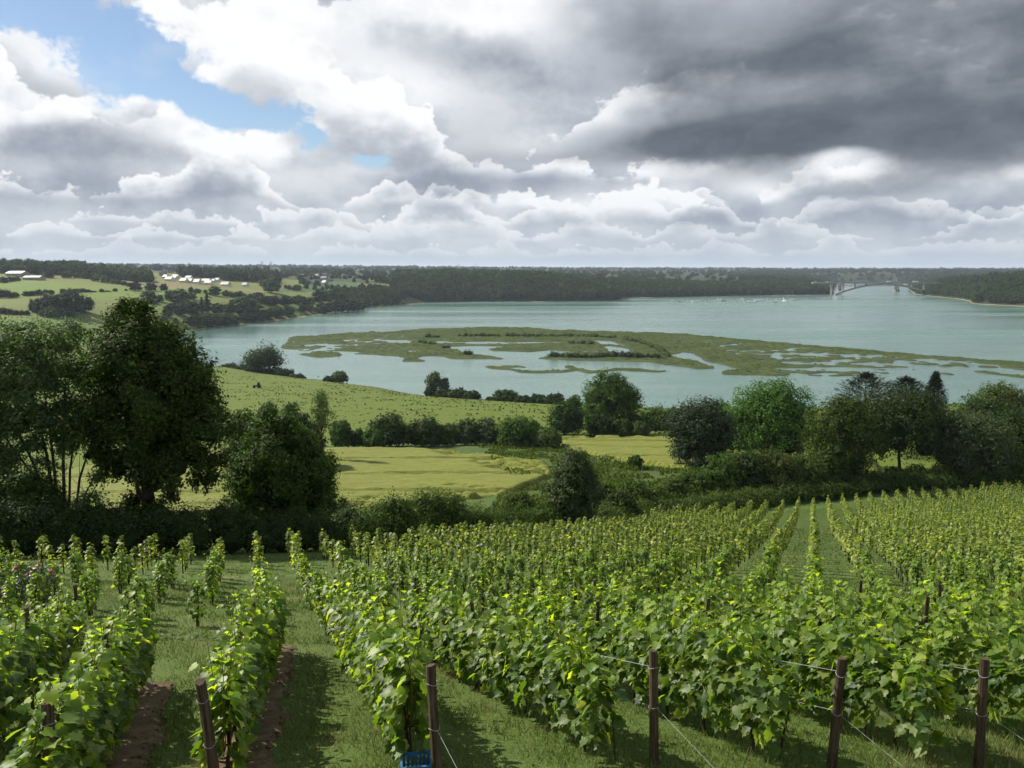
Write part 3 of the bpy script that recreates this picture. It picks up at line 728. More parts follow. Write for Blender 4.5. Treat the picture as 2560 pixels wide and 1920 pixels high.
def lobe_tree(name, label, ox, Y, lobes, leaf, n, size, seed, h, group=None, ry=None, stems=None, **kw):
    """near tree whose outline is given lobe by lobe (x, z, r)"""
    rg = np.random.default_rng(seed); x, _, _ = at_y(ox * OV, 1000, Y); z = gz(x, Y)
    L = []
    for (a, c, r) in lobes:
        for s in ((-1, 1) if r > 1.4 else (0,)):
            L.append((a + rg.normal() * 0.15, s * (0.9 + rg.random() * 1.3) * (r / 2), c + rg.normal() * 0.15, r, r, r * 0.95))
    t = empty(name, (x, Y, z)); tag(t, label, 'tree', group)
    if stems:
        mb = MB()
        for (x0, x1, y1, z1, r) in stems:
            p0 = np.array((x0, 0, -0.3)); p2 = np.array((x1, y1, z1)); p1 = p0 + (p2 - p0) * 0.45 + np.array(((x0 - x1) * 0.14, 0, z1 * 0.05))
            mb.tube([p0, p1, p2], [r, r * 0.7, r * 0.2], 6)
            for q in range(5):
                a = p1 + (p2 - p1) * (q / 5); e = a + np.array((rg.normal() * 0.9, rg.normal() * 0.6, 0.9 + rg.random()))
                mb.tube([a, e], [r * 0.3, r * 0.08], 4)
        link('trunk', mb.data('trunk', M_bark, True), t)
    else:
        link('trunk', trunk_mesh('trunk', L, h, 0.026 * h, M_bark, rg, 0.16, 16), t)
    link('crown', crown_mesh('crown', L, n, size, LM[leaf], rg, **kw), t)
    return t

# --- the trees on the left, this side of the barley
lobe_tree('willow_tree', 'tall many-stemmed tree at the left edge with pale leaf tips', 128, 52,
          [(0.4, 13.6, 1.5), (-2.2, 13.6, 1.7), (-4.4, 13.0, 2.0), (1.7, 11.6, 1.5), (-0.9, 11.6, 2.0), (-5.4, 10.6, 2.1), (-3.0, 11.0, 1.9), (2.3, 9.4, 1.2), (0.6, 9.2, 1.3), (-3.2, 8.6, 1.7), (-6, 8, 2.0), (-5.2, 6.0, 1.8), (-2.4, 6.8, 1.0), (-6.2, 4.4, 2.0), (-4.6, 3.4, 1.6), (-5.6, 1.8, 1.8), (-3.4, 1.6, 1.2), (1.4, 3.2, 0.8), (0.7, 2.2, 1.0), (1.9, 7.6, 1.3), (-0.6, 9.0, 1.6), (2.6, 6.2, 0.9), (-1.6, 5.2, 1.2), (-0.8, 7.2, 1.3), (0.6, 6.8, 1.0), (2.2, 4.6, 0.8), (-2.6, 3.6, 1.3), (-1.6, 1.6, 1.2)],
          'grey', 80000, 0.19, 5, 15.2, stems=[(0, 2.6, 0.5, 9.5, 0.11), (-0.2, 1.8, -0.3, 11, 0.10), (-0.4, 0.5, 0.3, 12.6, 0.13), (-0.6, -1.0, 0, 12.5, 0.13), (-0.7, -2.4, 0.4, 12.8, 0.13), (-0.9, -3.8, -0.4, 11, 0.12), (0.1, 3.3, 0.2, 7.2, 0.08), (-0.5, -5, 0.3, 9, 0.1), (0.1, 2.9, -0.6, 5.2, 0.08)], k=34, clump=0.17, shell=0.4)
lobe_tree('oak_tree', 'tallest broad oak of the left trees, dark with a leaning ragged top', 300, 51,
          [(-0.46, 16.2, 0.66), (0.8, 15.6, 0.57), (-0.37, 15.0, 1.14), (0.44, 13.9, 1.61), (-1.63, 13.6, 1.33), (1.97, 13.0, 1.52), (0.44, 12.2, 1.99), (-2.17, 11.6, 1.61), (3.05, 11.2, 1.52), (1.7, 10.2, 2.18), (3.95, 9.8, 1.33), (-1.18, 9.3, 2.09), (1.25, 8.2, 2.28), (3.77, 7.9, 1.71), (-2.53, 8.3, 1.42), (-0.1, 6.4, 1.9), (2.87, 5.9, 1.71), (-2.8, 6.6, 0.95), (4.31, 5.9, 0.95), (3.77, 4.7, 0.85), (4.58, 4.9, 0.47), (-1.63, 5.2, 1.14), (0.71, 4.6, 1.14), (1.88, 3.6, 0.66), (0.98, 2.6, 0.57), (-0.28, 3.0, 0.76), (-1.36, 2.4, 0.76), (0.0, 1.4, 0.9), (0.1, 2.4, 0.9), (-0.5, 0.8, 0.9), (0.7, 1.0, 0.8)],
          'oak', 80000, 0.21, 6, 17, k=34, clump=0.16, shell=0.5, core=0.45)
lobe_tree('chestnut_tree', 'dark rounded tree standing right of the tall oak', 600, 58,
          [(-0.4, 9.7, 0.7), (0.3, 8.7, 1.2), (-1.2, 7.9, 1.2), (1.5, 7.4, 1.3), (-2.3, 6.3, 1.4), (0, 6.5, 1.9), (2.4, 5.6, 1.5), (-2.6, 4.6, 1.5), (0.5, 4.6, 2.1), (3.0, 4.0, 1.3), (-2.2, 3.0, 1.5), (1.5, 2.9, 1.8), (3.2, 2.5, 1.2), (-3.3, 2.2, 1.0), (0, 1.8, 1.6)],
          'oak', 46000, 0.22, 8, 10.6, k=34, clump=0.15, shell=0.5, core=0.5)
make_tree('ash_tree', 'small feathery grey-green ash tree at the vineyard hedge', 1235, 975, 73, 118, 'grey', 22000, 0.19, 0.05, 16, seed=9, core=0.55, top=0.6)

make_tree('ivy_bush', 'dark leafy bush at the foot of the many-stemmed left tree', 55, 1030, 50, 150, 'oak', 12000, 0.15, 0.0, 12, seed=12, core=0.6, top=0.85, cat='bush')
# --- thickets behind the left oak and along the barley
for k, (ox, ot, Y, ow, lf) in enumerate(((520, 868, 120, 90, 'hedge'), (575, 858, 135, 70, 'dark'), (625, 852, 140, 60, 'olive'), (650, 880, 138, 60, 'dark'), (590, 905, 118, 90, 'dark'), (665, 905, 140, 70, 'hedge'))):
    make_tree('thicket_tree', ['ragged thicket tree behind the oak and dark round tree, furthest left', 'dark spiky thicket tree second from the left behind the oak', 'brownish thin-topped thicket tree third from the left', 'dark thicket tree beside the slender bare-looking tree', 'low dark thicket bush just above the dark round tree', 'low bushy thicket tree at the foot of the slender tree'][k],
              ox, ot, Y, ow, lf, 7000, 0.30, 0.08, 12, 'thicket between barley and meadow', 20 + k, 0.6, 0.6)
make_tree('slender_tree', 'slender thin-leaved brownish tree above the barley field', 690, 828, 150, 44, 'olive', 2600, 0.24, 0.2, 10, seed=31, core=0.0, top=0.8, clump=0.3)
bar = [(737, 905, 176, 50, 'hedge', 'upright round bush, leftmost above the barley field'), (772, 930, 178, 40, 'dark', 'low dark bush between two taller bushes above the barley'), (842, 900, 180, 86, 'dark', 'broad dark twin-lobed bush above the middle of the barley'), (808, 930, 176, 50, 'hedge', 'low bush left of the broad dark twin-lobed bush'),
       (915, 905, 181, 80, 'dark', 'broad dark rounded bush right of the twin-lobed bush'), (968, 920, 183, 50, 'hedge', 'plain green bush between dark and pale grey bushes'), (1010, 908, 184, 56, 'grey', 'pale grey-green bush with upright shoots above the barley'), (1050, 905, 184, 56, 'grey', 'tallest pale grey-green bush above the barley'), (1118, 903, 180, 84, 'green', 'dense dark green bush, right of the pale grey bushes'), (1185, 930, 176, 54, 'olive', 'small round olive bush alone at the barley corner'),
       (1150, 912, 190, 50, 'dark', 'dark bush tucked behind the dense green bush'), (1265, 1000, 120, 40, 'green', 'small bush in the rough strip beside the barley'), (1372, 985, 140, 34, 'green', 'tiny dark green bush alone in the right barley field')]
for k, (ox, ot, Y, ow, lf, lab) in enumerate(bar):
    make_tree('bush', lab, ox, ot, Y, ow, lf, 5200 if ow > 45 else 2200, 0.0021 * Y, 0.0, 11, 'bushes along the barley field', 40 + k, 0.65, 0.8, cat='bush')
# --- trees near the shore, middle
make_tree('shore_tree', 'big rounded green tree by the water, middle of the picture', 1325, 812, 212, 116, 'green', 14000, 0.42, 0.12, 16, seed=60, core=0.55)
shr = [(1222, 862, 208, 84, 'dark', 'dark broad shrub left of the big rounded shore tree'), (1285, 845, 216, 50, 'green', 'taller pale shrub pressed against the big shore tree'), (1240, 848, 225, 40, 'green', 'light green shrub top behind the dark broad shrub'), (1300, 895, 204, 60, 'dark', 'dark shrub at the foot of the big shore tree'), (1360, 895, 210, 60, 'dark', 'dark shrub right of the big shore tree'), (1415, 888, 222, 70, 'hedge', 'wide dark shrub further right towards the water'), (1383, 912, 200, 36, 'bright', 'small bright green tree in front of the shore shrubs'), (1455, 890, 226, 60, 'dark', 'dark shrub just left of the blue-green tree'), (1490, 880, 235, 50, 'dark', 'dark shrub half hidden behind the blue-green tree'), (1345, 905, 202, 40, 'hedge', 'low rounded shrub at the meadow edge below the shore tree')]
for k, (ox, ot, Y, ow, lf, lab) in enumerate(shr):
    make_tree('shrub', lab, ox, ot, Y, ow, lf, 4200, 0.40, 0.0, 11, 'shrubs by the shore tree', 70 + k, 0.65, 0.8, cat='shrub')
# --- the right-hand group
make_tree('dark_crowned_tree', 'dark blue-green tree, leftmost of the right-hand group', 1520, 862, 140, 150, 'purple', 15000, 0.30, 0.02, 16, seed=90, core=0.6)
make_tree('tall_oak', 'tallest bright green domed oak of the right-hand group', 1668, 826, 150, 182, 'green', 22000, 0.32, 0.02, 20, seed=91, core=0.6, top=0.85)
make_tree('lime_tree', 'olive-green tree with lobed crown beside the dark oak', 1825, 850, 116, 150, 'hedge', 20000, 0.25, 0.05, 18, seed=92, core=0.6, top=0.7)
make_tree('dark_oak', 'very dark spreading oak with visible trunk on the right', 1950, 862, 126, 205, 'dark', 24000, 0.27, 0.22, 18, seed=93, core=0.6, top=0.9)
make_tree('ash_tree', 'pale grey-green rounded tree near the right edge', 2108, 895, 122, 168, 'grey', 20000, 0.26, 0.04, 18, seed=94, core=0.6, top=0.8)
make_tree('edge_tree', 'pale round-headed tree furthest right near the water', 2165, 828, 205, 110, 'olive', 9000, 0.42, 0.1, 14, seed=95, core=0.6)
make_tree('dark_tree', 'dark tree filling the gap behind the pale ash at right', 2120, 868, 170, 150, 'dark', 9000, 0.36, 0.05, 14, seed=96, core=0.65)
make_tree('dark_tree', 'dark tree at the far right edge above the hedge', 2205, 880, 150, 90, 'dark', 8000, 0.32, 0.05, 14, seed=97, core=0.65)
make_tree('edge_shrub', 'brownish shrub cut by the right edge above the vines', 2215, 965, 118, 70, 'olive', 6000, 0.25, 0.0, 12, seed=98, core=0.65, cat='shrub')
make_tree('background_tree', 'dark tree crown between the domed oak and olive-green tree', 1765, 905, 180, 60, 'green', 4500, 0.38, 0.05, 12, seed=99, core=0.6)
make_tree('background_tree', 'light green crown peeping above the dark blue-green tree', 1555, 858, 170, 70, 'green', 4500, 0.36, 0.05, 12, seed=100, core=0.6)
# conifers with drooping spiky sprays behind the dark oak
def conifer(label, ox, otop, Y, ow, seed, flat=False):
    (x, y, z), h, w = spot(ox, otop, Y, ow); rg = np.random.default_rng(seed); n = 240
    mb = MB(); vs_, fs = [], []
    for i in range(n):
        q = (i / n) ** 0.8; zz = h * (0.35 + 0.64 * q); a = i * 2.39996 + rg.random(); r = w / 2 * ((1 - q ** 3) if flat else (1 - q)) * (0.75 + 0.4 * rg.random()) + 0.25
        tip = np.array((math.cos(a) * r, math.sin(a) * r, zz + 0.22 * r + rg.random() * 0.3)); root = np.array((0, 0, zz - 0.1 * r))
        m_ = 26; t = rg.random((m_, 1)) * 0.8 + 0.2; P = root + (tip - root) * t + rg.normal(size=(m_, 3)) * 0.16
        D = unit(tip - root + rg.normal(size=(m_, 3)) * 0.7); Nn = unit(np.cross(D, rg.normal(size=(m_, 3)))); s = 0.55
        v_ = np.stack([P - Nn * 0.06, P + Nn * 0.06, P + D * s * 0.7 + Nn * 0.03, P + D * s], 1).reshape(-1, 3)
        vs_.append(v_)
        if i % 5 == 0: mb.tube([root, (root + tip) / 2 - np.array((0, 0, 0.03 * r)), tip], [0.05, 0.035, 0.015], 4)
    vs_ = np.concatenate(vs_)
    mb.tube([(0, 0, -0.5), (0, 0, h * 0.5), (0, 0, h)], [0.35, 0.22, 0.03], 7)
    t = empty('conifer_tree', (x, y, z)); tag(t, label, 'conifer', 'dark conifers behind the oak')
    link('trunk', mb.data('trunk', M_bark), t)
    link('crown', mesh_data('crown', vs_, np.arange(len(vs_)).reshape(-1, 4), LM['conifer']), t)
conifer('dark feathery conifer, left of the three behind the dark oak', 1872, 806, 165, 140, 110, True)
conifer('dark broad conifer, middle of the three behind the dark oak', 1960, 816, 168, 130, 111, True)
conifer('pointed dark conifer, right of the three behind the dark oak', 2022, 806, 162, 90, 112)
# shrub bank in front of the right-hand trees
bank = [(1560, 985, 106, 90, 'hedge', 'dark shrub at the left end of the bank below the oaks'), (1610, 975, 108, 100, 'dark', 'dark shrub, second from left in the bank below the oaks'), (1665, 970, 109, 110, 'olive', 'brownish shrub in the middle of the bank below the oaks'), (1725, 985, 110, 100, 'hedge', 'shrub right of the brownish one in the bank'), (1775, 975, 112, 90, 'hedge', 'shrub below the olive-green lime tree'), (1500, 1020, 104, 90, 'hedge', 'low bush sprawling below the dark blue-green tree'), (1455, 1035, 100, 60, 'olive', 'low bush in the rough grass left of the shrub bank'),
        (1310, 1040, 88, 60, 'hedge', 'low bush right of the feathery ash'), (1370, 1040, 92, 70, 'hedge', 'low bush second to the right of the feathery ash'), (1415, 1050, 94, 60, 'olive', 'low bush third to the right of the feathery ash'), (1335, 1062, 82, 70, 'dark', 'dark bush at the foot of the feathery ash'), (1120, 1062, 74, 80, 'olive', 'reddish-green bush left of the feathery ash'), (1180, 1085, 70, 60, 'hedge', 'low bush touching the feathery ash on the left'),
        (1880, 1040, 116, 90, 'bright', 'bright green bush in the hedge below the dark oak'), (1935, 1020, 122, 60, 'hedge', 'bush beside the dark hutch in the right hedge'), (1990, 1022, 120, 80, 'green', 'leafy bush right of the dark hutch'), (2060, 1030, 120, 80, 'hedge', 'bush below the pale grey-green tree'), (2130, 1025, 119, 90, 'green', 'green bush in the right hedge near the edge'), (2190, 1018, 118, 80, 'green', 'last green bush of the hedge at the right edge')]
for k, (ox, ot, Y, ow, lf, lab) in enumerate(bank):
    make_tree('hedge_bush', lab, ox, ot, Y, ow, lf, 5600, 0.0021 * Y, 0.0, 11, 'bushes along the vineyard edge', 130 + k, 0.65, 0.85, cat='bush')

# --- hedges along the lower edge of the vineyard
EDGE = [(-60, 36), (-35, 41), (-20, 43.5), (-11.7, 46.5), (-3.8, 58), (5, 67), (12, 80), (16, 88), (30, 97), (50, 108), (79, 120), (120, 132)]
def edge_y(x): return np.interp(x, [p[0] for p in EDGE], [p[1] for p in EDGE])
def hedge(name, label, x0, x1, hts, wid, leaf, n, size, seed, off=1.4):
    rg = np.random.default_rng(seed); L = []
    for x in np.arange(x0, x1, 0.9):
        y = float(edge_y(x)) + off + rg.normal() * 0.4; h = np.interp(x, [a for a, _ in hts], [b for _, b in hts]) * (0.85 + 0.3 * rg.random())
        r = 0.8 + 0.5 * rg.random()
        L.append((x, y, gz(x, y) + h - r * 0.8, r, wid, r)); L.append((x + 0.3, y - 0.3, gz(x, y) + h * 0.4, r * 1.1, wid, h * 0.45))
    c = np.array([np.mean([q[0] for q in L]), np.mean([q[1] for q in L]), 0]); c[2] = gz(c[0], c[1])
    L = [(a - c[0], b - c[1], d - c[2], *r_) for a, b, d, *r_ in L]
    t = empty(name, tuple(c)); tag(t, label, 'hedge')
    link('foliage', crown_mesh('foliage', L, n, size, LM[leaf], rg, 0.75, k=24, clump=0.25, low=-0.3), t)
    mb = MB()
    for q in L[::3]: mb.tube([(q[0], q[1], gz(q[0] + c[0], q[1] + c[1]) - c[2] - 0.2), (q[0] + 0.2, q[1], q[2] + 0.3)], [0.05, 0.02], 4)
    link('stems', mb.data('stems', M_bark), t)['kind'] = 'stuff'
hedge('hedge', 'long dark hedge under the left trees at the vineyard foot', -34, -10, [(-34, 3.2), (-22, 2.8), (-14, 2.4), (-10, 2.6)], 1.3, 'dark', 42000, 0.14, 150, 2.0)
hedge('hedge', 'bulging hedge right of the dark round tree above the vines', -10, 3.5, [(-10, 2.4), (-6.5, 3.6), (-3.5, 2.6), (3.5, 2.0)], 1.4, 'hedge', 30000, 0.17, 151, 1.6)
hedge('hedge', 'low green hedge above the middle vine rows', 8, 34, [(8, 1.8), (20, 1.7), (34, 1.9)], 1.6, 'olive', 26000, 0.22, 152, 2.5)
hedge('hedge', 'low green hedge above the vine rows at right', 34, 96, [(34, 1.9), (60, 2.2), (96, 2.8)], 1.8, 'hedge', 34000, 0.27, 153, 3.0)

# --- shoreline trees beyond the meadow
make_tree('lone_oak', 'lone spreading oak on the near shore at left', 566, 762, 470, 76, 'dark', 5200, 0.9, 0.22, 15, seed=170, core=0.45, clump=0.3)
sh = [(497, 795, 500, 40, 'dark', 'low shore shrub furthest left of the lone oak'), (520, 800, 490, 40, 'dark', 'low shore shrub left of the lone oak'), (548, 806, 472, 40, 'dark', 'dark scrub at the left foot of the lone oak'), (585, 806, 466, 50, 'dark', 'dark scrub at the right foot of the lone oak'), (612, 805, 458, 44, 'dark', 'shore shrub right of the lone oak'), (640, 818, 448, 34, 'dark', 'small shore shrub second right of the lone oak'), (733, 806, 432, 36, 'hedge', 'single round bush on the shore left of centre'), (712, 817, 432, 24, 'dark', 'small bush touching the single round shore bush'),
      (932, 838, 378, 30, 'dark', 'dark bush under the wind-bent poplars'), (960, 846, 374, 40, 'dark', 'dark bush right of the wind-bent poplars'), (990, 845, 370, 44, 'dark', 'shore bush second right of the poplars'), (1020, 853, 364, 36, 'dark', 'small shore bush third right of the poplars'), (1090, 850, 350, 56, 'dark', 'rounded dark bush alone on the shore'), (1060, 862, 352, 20, 'hedge', 'small bush left of the rounded dark shore bush'), (1130, 862, 345, 36, 'dark', 'low bush right of the rounded dark shore bush'), (1165, 860, 340, 40, 'dark', 'low shore bush, second right of the rounded one'), (1200, 858, 335, 46, 'dark', 'low shore bush before the big shore tree')]
for k, (ox, ot, Y, ow, lf, lab) in enumerate(sh):
    make_tree('shore_bush', lab, ox, ot, Y, ow, lf, 1500, 0.85, 0.0, 8, 'bushes along the near shore', 180 + k, 0.7, 0.85, cat='bush')
make_tree('poplar_tree', 'wind-bent poplar on the shore, the taller left one', 938, 803, 380, 34, 'grey', 1500, 0.8, 0.15, 10, 'two poplars on the shore', 210, 0.3, 0.8, clump=0.3)
make_tree('poplar_tree', 'wind-bent poplar on the shore, the shorter right one', 962, 812, 379, 18, 'grey', 700, 0.75, 0.15, 8, 'two poplars on the shore', 211, 0.3, 0.8, clump=0.3)
ORD = ['first', 'second', 'third', 'fourth', 'fifth', 'sixth', 'seventh', 'eighth', 'ninth', 'tenth', 'eleventh', 'twelfth', 'thirteenth', 'fourteenth', 'fifteenth', 'sixteenth', 'seventeenth', 'eighteenth', 'nineteenth', 'twentieth', 'twenty-first', 'twenty-second', 'twenty-third', 'twenty-fourth', 'twenty-fifth', 'twenty-sixth', 'twenty-seventh', 'twenty-eighth', 'twenty-ninth', 'thirtieth']

# ---------------------------------------------------------------- barley fields: a standing crop with wheel tracks and flattened patches
m = new_mat('barley'); pos = position(); px_, py_, pz_ = sep(pos)
r1 = noise(comb(px_ * 0.35, py_ * 2.2, 0.0), 1.0, 5, 0.65); r2 = noise(comb(px_ * 0.05, py_ * 0.10, 0.0), 1.0, 4, 0.6)
c = mixc(sstep(r1, 0.35, 0.7), (0.115, 0.140, 0.020), (0.190, 0.200, 0.036))
c = mixc(sstep(r2, 0.35, 0.68) * 0.6, c, (0.140, 0.158, 0.030))
out_shader(principled(c, 0.85, 0.2, bump(noise(pos, 2.2, 4, 0.7), 0.9, 0.25))); M_barley = m
def crop(name, poly, x0, x1, y0, y1, tracks, lodged, seed, rows=0.12):
    dx_, dy_ = 0.7, 0.34
    X, Y = np.meshgrid(np.arange(x0, x1, dx_), np.arange(y0, y1, dy_)); Z = ground(X, Y)
    qx_, qy_ = project(X, Y, Z); n1 = fbm(X / 6, Y / 6, 3, seed)
    ins = inside(qx_ + (n1 - 0.5) * 10, qy_ + (n1 - 0.5) * 5, poly)
    h = 0.82 + (fbm(X / 2.2, Y / 0.8, 3, seed + 1) - 0.5) * 0.40 + (fbm(X / 14, Y / 9, 2, seed + 2) - 0.5) * 0.25
    for y_at, slope, gap in tracks:       # pairs of wheel tracks
        for o in (0.0, gap):
            d = np.abs(Y - (y_at + o + slope * X + (fbm(X / 12, Y * 0, 2, seed + 3) - 0.5) * 1.0)); h = h - 0.7 * np.exp(-(d / 0.45) ** 2)
    for poly_, amt in lodged:             # wind-flattened patches
        qi = inside(qx_ + (fbm(X / 3, Y / 3, 3, seed + 5) - 0.5) * 40, qy_ + (fbm(X / 3, Y / 3, 3, seed + 6) - 0.5) * 12, poly_)
        h = np.where(qi & (fbm(X / 2.6, Y / 1.5, 3, seed + 7) > 0.5 - amt * 0.2), h * 0.2 + 0.05, h)
    z = Z + np.where(ins, h, -0.3)
    gi = np.arange(X.size).reshape(X.shape); q = np.stack([gi[:-1, :-1], gi[:-1, 1:], gi[1:, 1:], gi[1:, :-1]], -1)
    ok = ins[:-1, :-1] | ins[:-1, 1:] | ins[1:, 1:] | ins[1:, :-1]; q = q[ok]
    uq, inv = np.unique(q, return_inverse=True); Vv = np.stack([X.ravel(), Y.ravel(), z.ravel()], -1)
    tag(link(name, mesh_data(name, Vv[uq], inv.reshape(-1, 4), M_barley, True)), kind='structure')
crop('barley_field', zp(Z5, (-1400, 712), (535, 712), (1340, 714), (1640, 742), (2110, 805), (2140, 860), (2080, 905), (1860, 995), (1400, 1060), (700, 1110), (-1400, 1180)), -75, 14, 76, 186,
     [(128, 0.06, 1.7), (152, 0.05, 1.6), (109, 0.05, 1.6), (97, 0.02, 1.6), (172, 0.04, 1.6)], [(zp(Z5, (1330, 712), (1640, 740), (1600, 765), (1400, 750)), 0.6), (zp(Z5, (1620, 770), (2120, 800), (2100, 890), (1850, 880), (1640, 820)), 0.7), (zp(Z5, (1500, 960), (1880, 985), (1700, 1060), (1250, 1060)), 0.25), (zp(Z5, (700, 1060), (1000, 1040), (900, 1110), (700, 1110)), 0.2)], 80)
crop('barley_field', zp(Z6, (250, 640), (600, 632), (990, 622), (1200, 700), (1900, 700), (2300, 800), (2300, 900), (1110, 850), (800, 800), (500, 750), (270, 692)), 10, 75, 118, 205,
     [(178, -0.28, 1.6), (190, -0.1, 1.6), (160, -0.2, 1.6)], [(zp(Z6, (250, 640), (990, 620), (990, 640), (300, 662)), 0.4)], 90)

# ---------------------------------------------------------------- vineyard
m = new_mat('vine_leaves')
r = island(); o_ = objrand(); tco = S(S.tree.nodes.new('ShaderNodeTexCoord').outputs['Object']); _, _, lz = sep(tco)
cA = ramp(r, [(0.0, (0.034, 0.072, 0.018)), (0.40, (0.080, 0.145, 0.032)), (0.78, (0.150, 0.215, 0.046)), (0.93, (0.22, 0.27, 0.07)), (1.0, (0.33, 0.37, 0.17))])
cB = ramp(r, [(0.0, (0.11, 0.20, 0.028)), (0.5, (0.175, 0.28, 0.040)), (1.0, (0.27, 0.34, 0.065))])
cv = mixc(sstep(lz + (r - 0.5) * 0.5, 1.05, 1.65), cA, cB)      # young yellow-green leaves at the shoot tips
p = principled(cv, 0.45, 0.30); t_ = S.tree.nodes.new('ShaderNodeBsdfTranslucent')
g_ = S.tree.nodes.new('ShaderNodeMix'); g_.data_type = 'RGBA'; g_.blend_type = 'MULTIPLY'; g_.inputs[0].default_value = 1.0
put(g_.inputs[6], cv); put(g_.inputs[7], (2.35, 2.2, 0.36, 1.0)); put(t_.inputs['Color'], S(g_.outputs[2]))
x_ = S.tree.nodes.new('ShaderNodeMixShader'); x_.inputs[0].default_value = 0.55
S.tree.links.new(p, x_.inputs[1]); S.tree.links.new(t_.outputs[0], x_.inputs[2]); out_shader(x_.outputs[0]); M_vine = m
M_vwood = plain_mat('vine_wood', (0.050, 0.036, 0.026), 0.95, 0.1, 0.4, 14.0, bumps=0.8)
M_cane = plain_mat('green_cane', (0.11, 0.10, 0.035), 0.8, 0.2, 0.3, 8.0)
# weathered chestnut posts: grain runs up the post
m = new_mat('post_wood'); tco = S(S.tree.nodes.new('ShaderNodeTexCoord').outputs['Object']); ax, ay, az_ = sep(tco)
g1 = noise(comb(ax * 34, ay * 34, az_ * 1.6), 1.0, 5, 0.65); g2 = noise(comb(ax * 5, ay * 5, az_ * 2.2), 1.0, 4, 0.6)
c = mixc(sstep(g1, 0.3, 0.72), (0.026, 0.017, 0.012), (0.125, 0.086, 0.056)); c = mixc(sstep(g2, 0.5, 0.72) * 0.6, c, (0.13, 0.125, 0.085))
out_shader(principled(c, 0.9, 0.15, bump(g1, 0.9, 0.012))); M_post = m
M_wire = plain_mat('galvanised_wire', (0.28, 0.29, 0.30), 0.65, 0.3, 0.2, 5.0)

_lp = [(0, -0.02), (0.22, -0.14), (0.42, -0.02), (0.50, 0.28), (0.33, 0.42), (0.36, 0.66), (0.14, 0.70), (0, 1.0), (-0.14, 0.70), (-0.36, 0.66), (-0.33, 0.42), (-0.50, 0.28), (-0.42, -0.02), (-0.22, -0.14)]
LEAF_V = np.array([(0, 0.32, 0.0)] + [(a, b, 0.18 * abs(a) - 0.22 * (b - 0.3) ** 2) for a, b in _lp])      # lobed, cupped
LEAF_F = np.array([(0, 1 + i, 1 + (i + 1) % 14) for i in range(14)])
LEAF_F = np.array([(0, 1 + i, 1 + (i + 1) % 14) for i in range(14)])
def vine_leaves(P, N, D, size, rg):
    """lobed leaves at P facing N with tips towards D"""
    n = len(P); N = unit(N); T = unit(D - N * (D * N).sum(-1, keepdims=True)); X = np.cross(T, N)
    s = (size * (0.38 + 0.95 * rg.random(n)))[:, None, None]; fold = (0.4 + 1.8 * rg.random(n))[:, None, None]
    L = LEAF_V[None]
    v_ = P[:, None] + s * (L[:, :, :1] * X[:, None] + (L[:, :, 1:2]) * T[:, None] + fold * L[:, :, 2:3] * N[:, None])
    f = (LEAF_F[None] + (np.arange(n) * 15)[:, None, None]).reshape(-1, 3)
    return v_.reshape(-1, 3), f
def canopy(n, rg, length=1.05, half=0.21, z0=0.42, z1=1.42):
    x = (rg.random(n) - 0.5) * length * 1.15; side = np.sign(rg.random(n) - 0.5); q = rg.random(n)
    z = z0 + (z1 - z0) * q ** 0.85 + (fbm(x * 3 + rg.random() * 99, q * 0, 2, 3) - 0.5) * 0.3; y = side * half * (0.30 + 0.80 * np.sqrt(rg.random(n))) * (1.05 - 0.5 * q) * (0.55 + 0.45 * np.minimum(1, q * 3.5))
    P = np.stack([x, y, z], -1); N = np.stack([rg.normal(size=n) * 0.5, side * (0.9 - 0.4 * q) + rg.normal(size=n) * 0.4, 0.45 + 0.5 * q + rg.normal(size=n) * 0.35], -1)
    D = np.stack([rg.normal(size=n) * 0.6, side * 0.5 + rg.normal(size=n) * 0.3, -0.8 + rg.normal(size=n) * 0.4], -1)
    return P, N, D
def shoots(rg, k, length=1.0, z0=1.2, z1=1.85, per=7):
    P, N, D, st = [], [], [], []
    for i in range(k):
        x0 = (rg.random() - 0.5) * length; a = np.array((x0, rg.normal() * 0.08, z0)); b = a + np.array((rg.normal() * 0.14, rg.normal() * 0.14, (z1 - z0) * (0.45 + 0.6 * rg.random()))); st.append((a, b))
        for j in range(per):
            t = (j + 0.5) / per; ang = rg.random() * 6.28
            P.append(a + (b - a) * t + np.array((math.cos(ang), math.sin(ang), 0.1)) * 0.05); N.append((math.cos(ang) * 0.6, math.sin(ang) * 0.6, 0.8)); D.append((math.cos(ang), math.sin(ang), -0.3 + rg.normal() * 0.3))
    return np.array(P), np.array(N), np.array(D), st
FRONT, LEAVES = [], [mesh_data('leaf', LEAF_V * np.array((s_, s_, s_ * f_)), LEAF_F, M_vine) for s_, f_ in ((0.15, 0.6), (0.13, 1.4), (0.17, 1.0), (0.12, 2.0))]
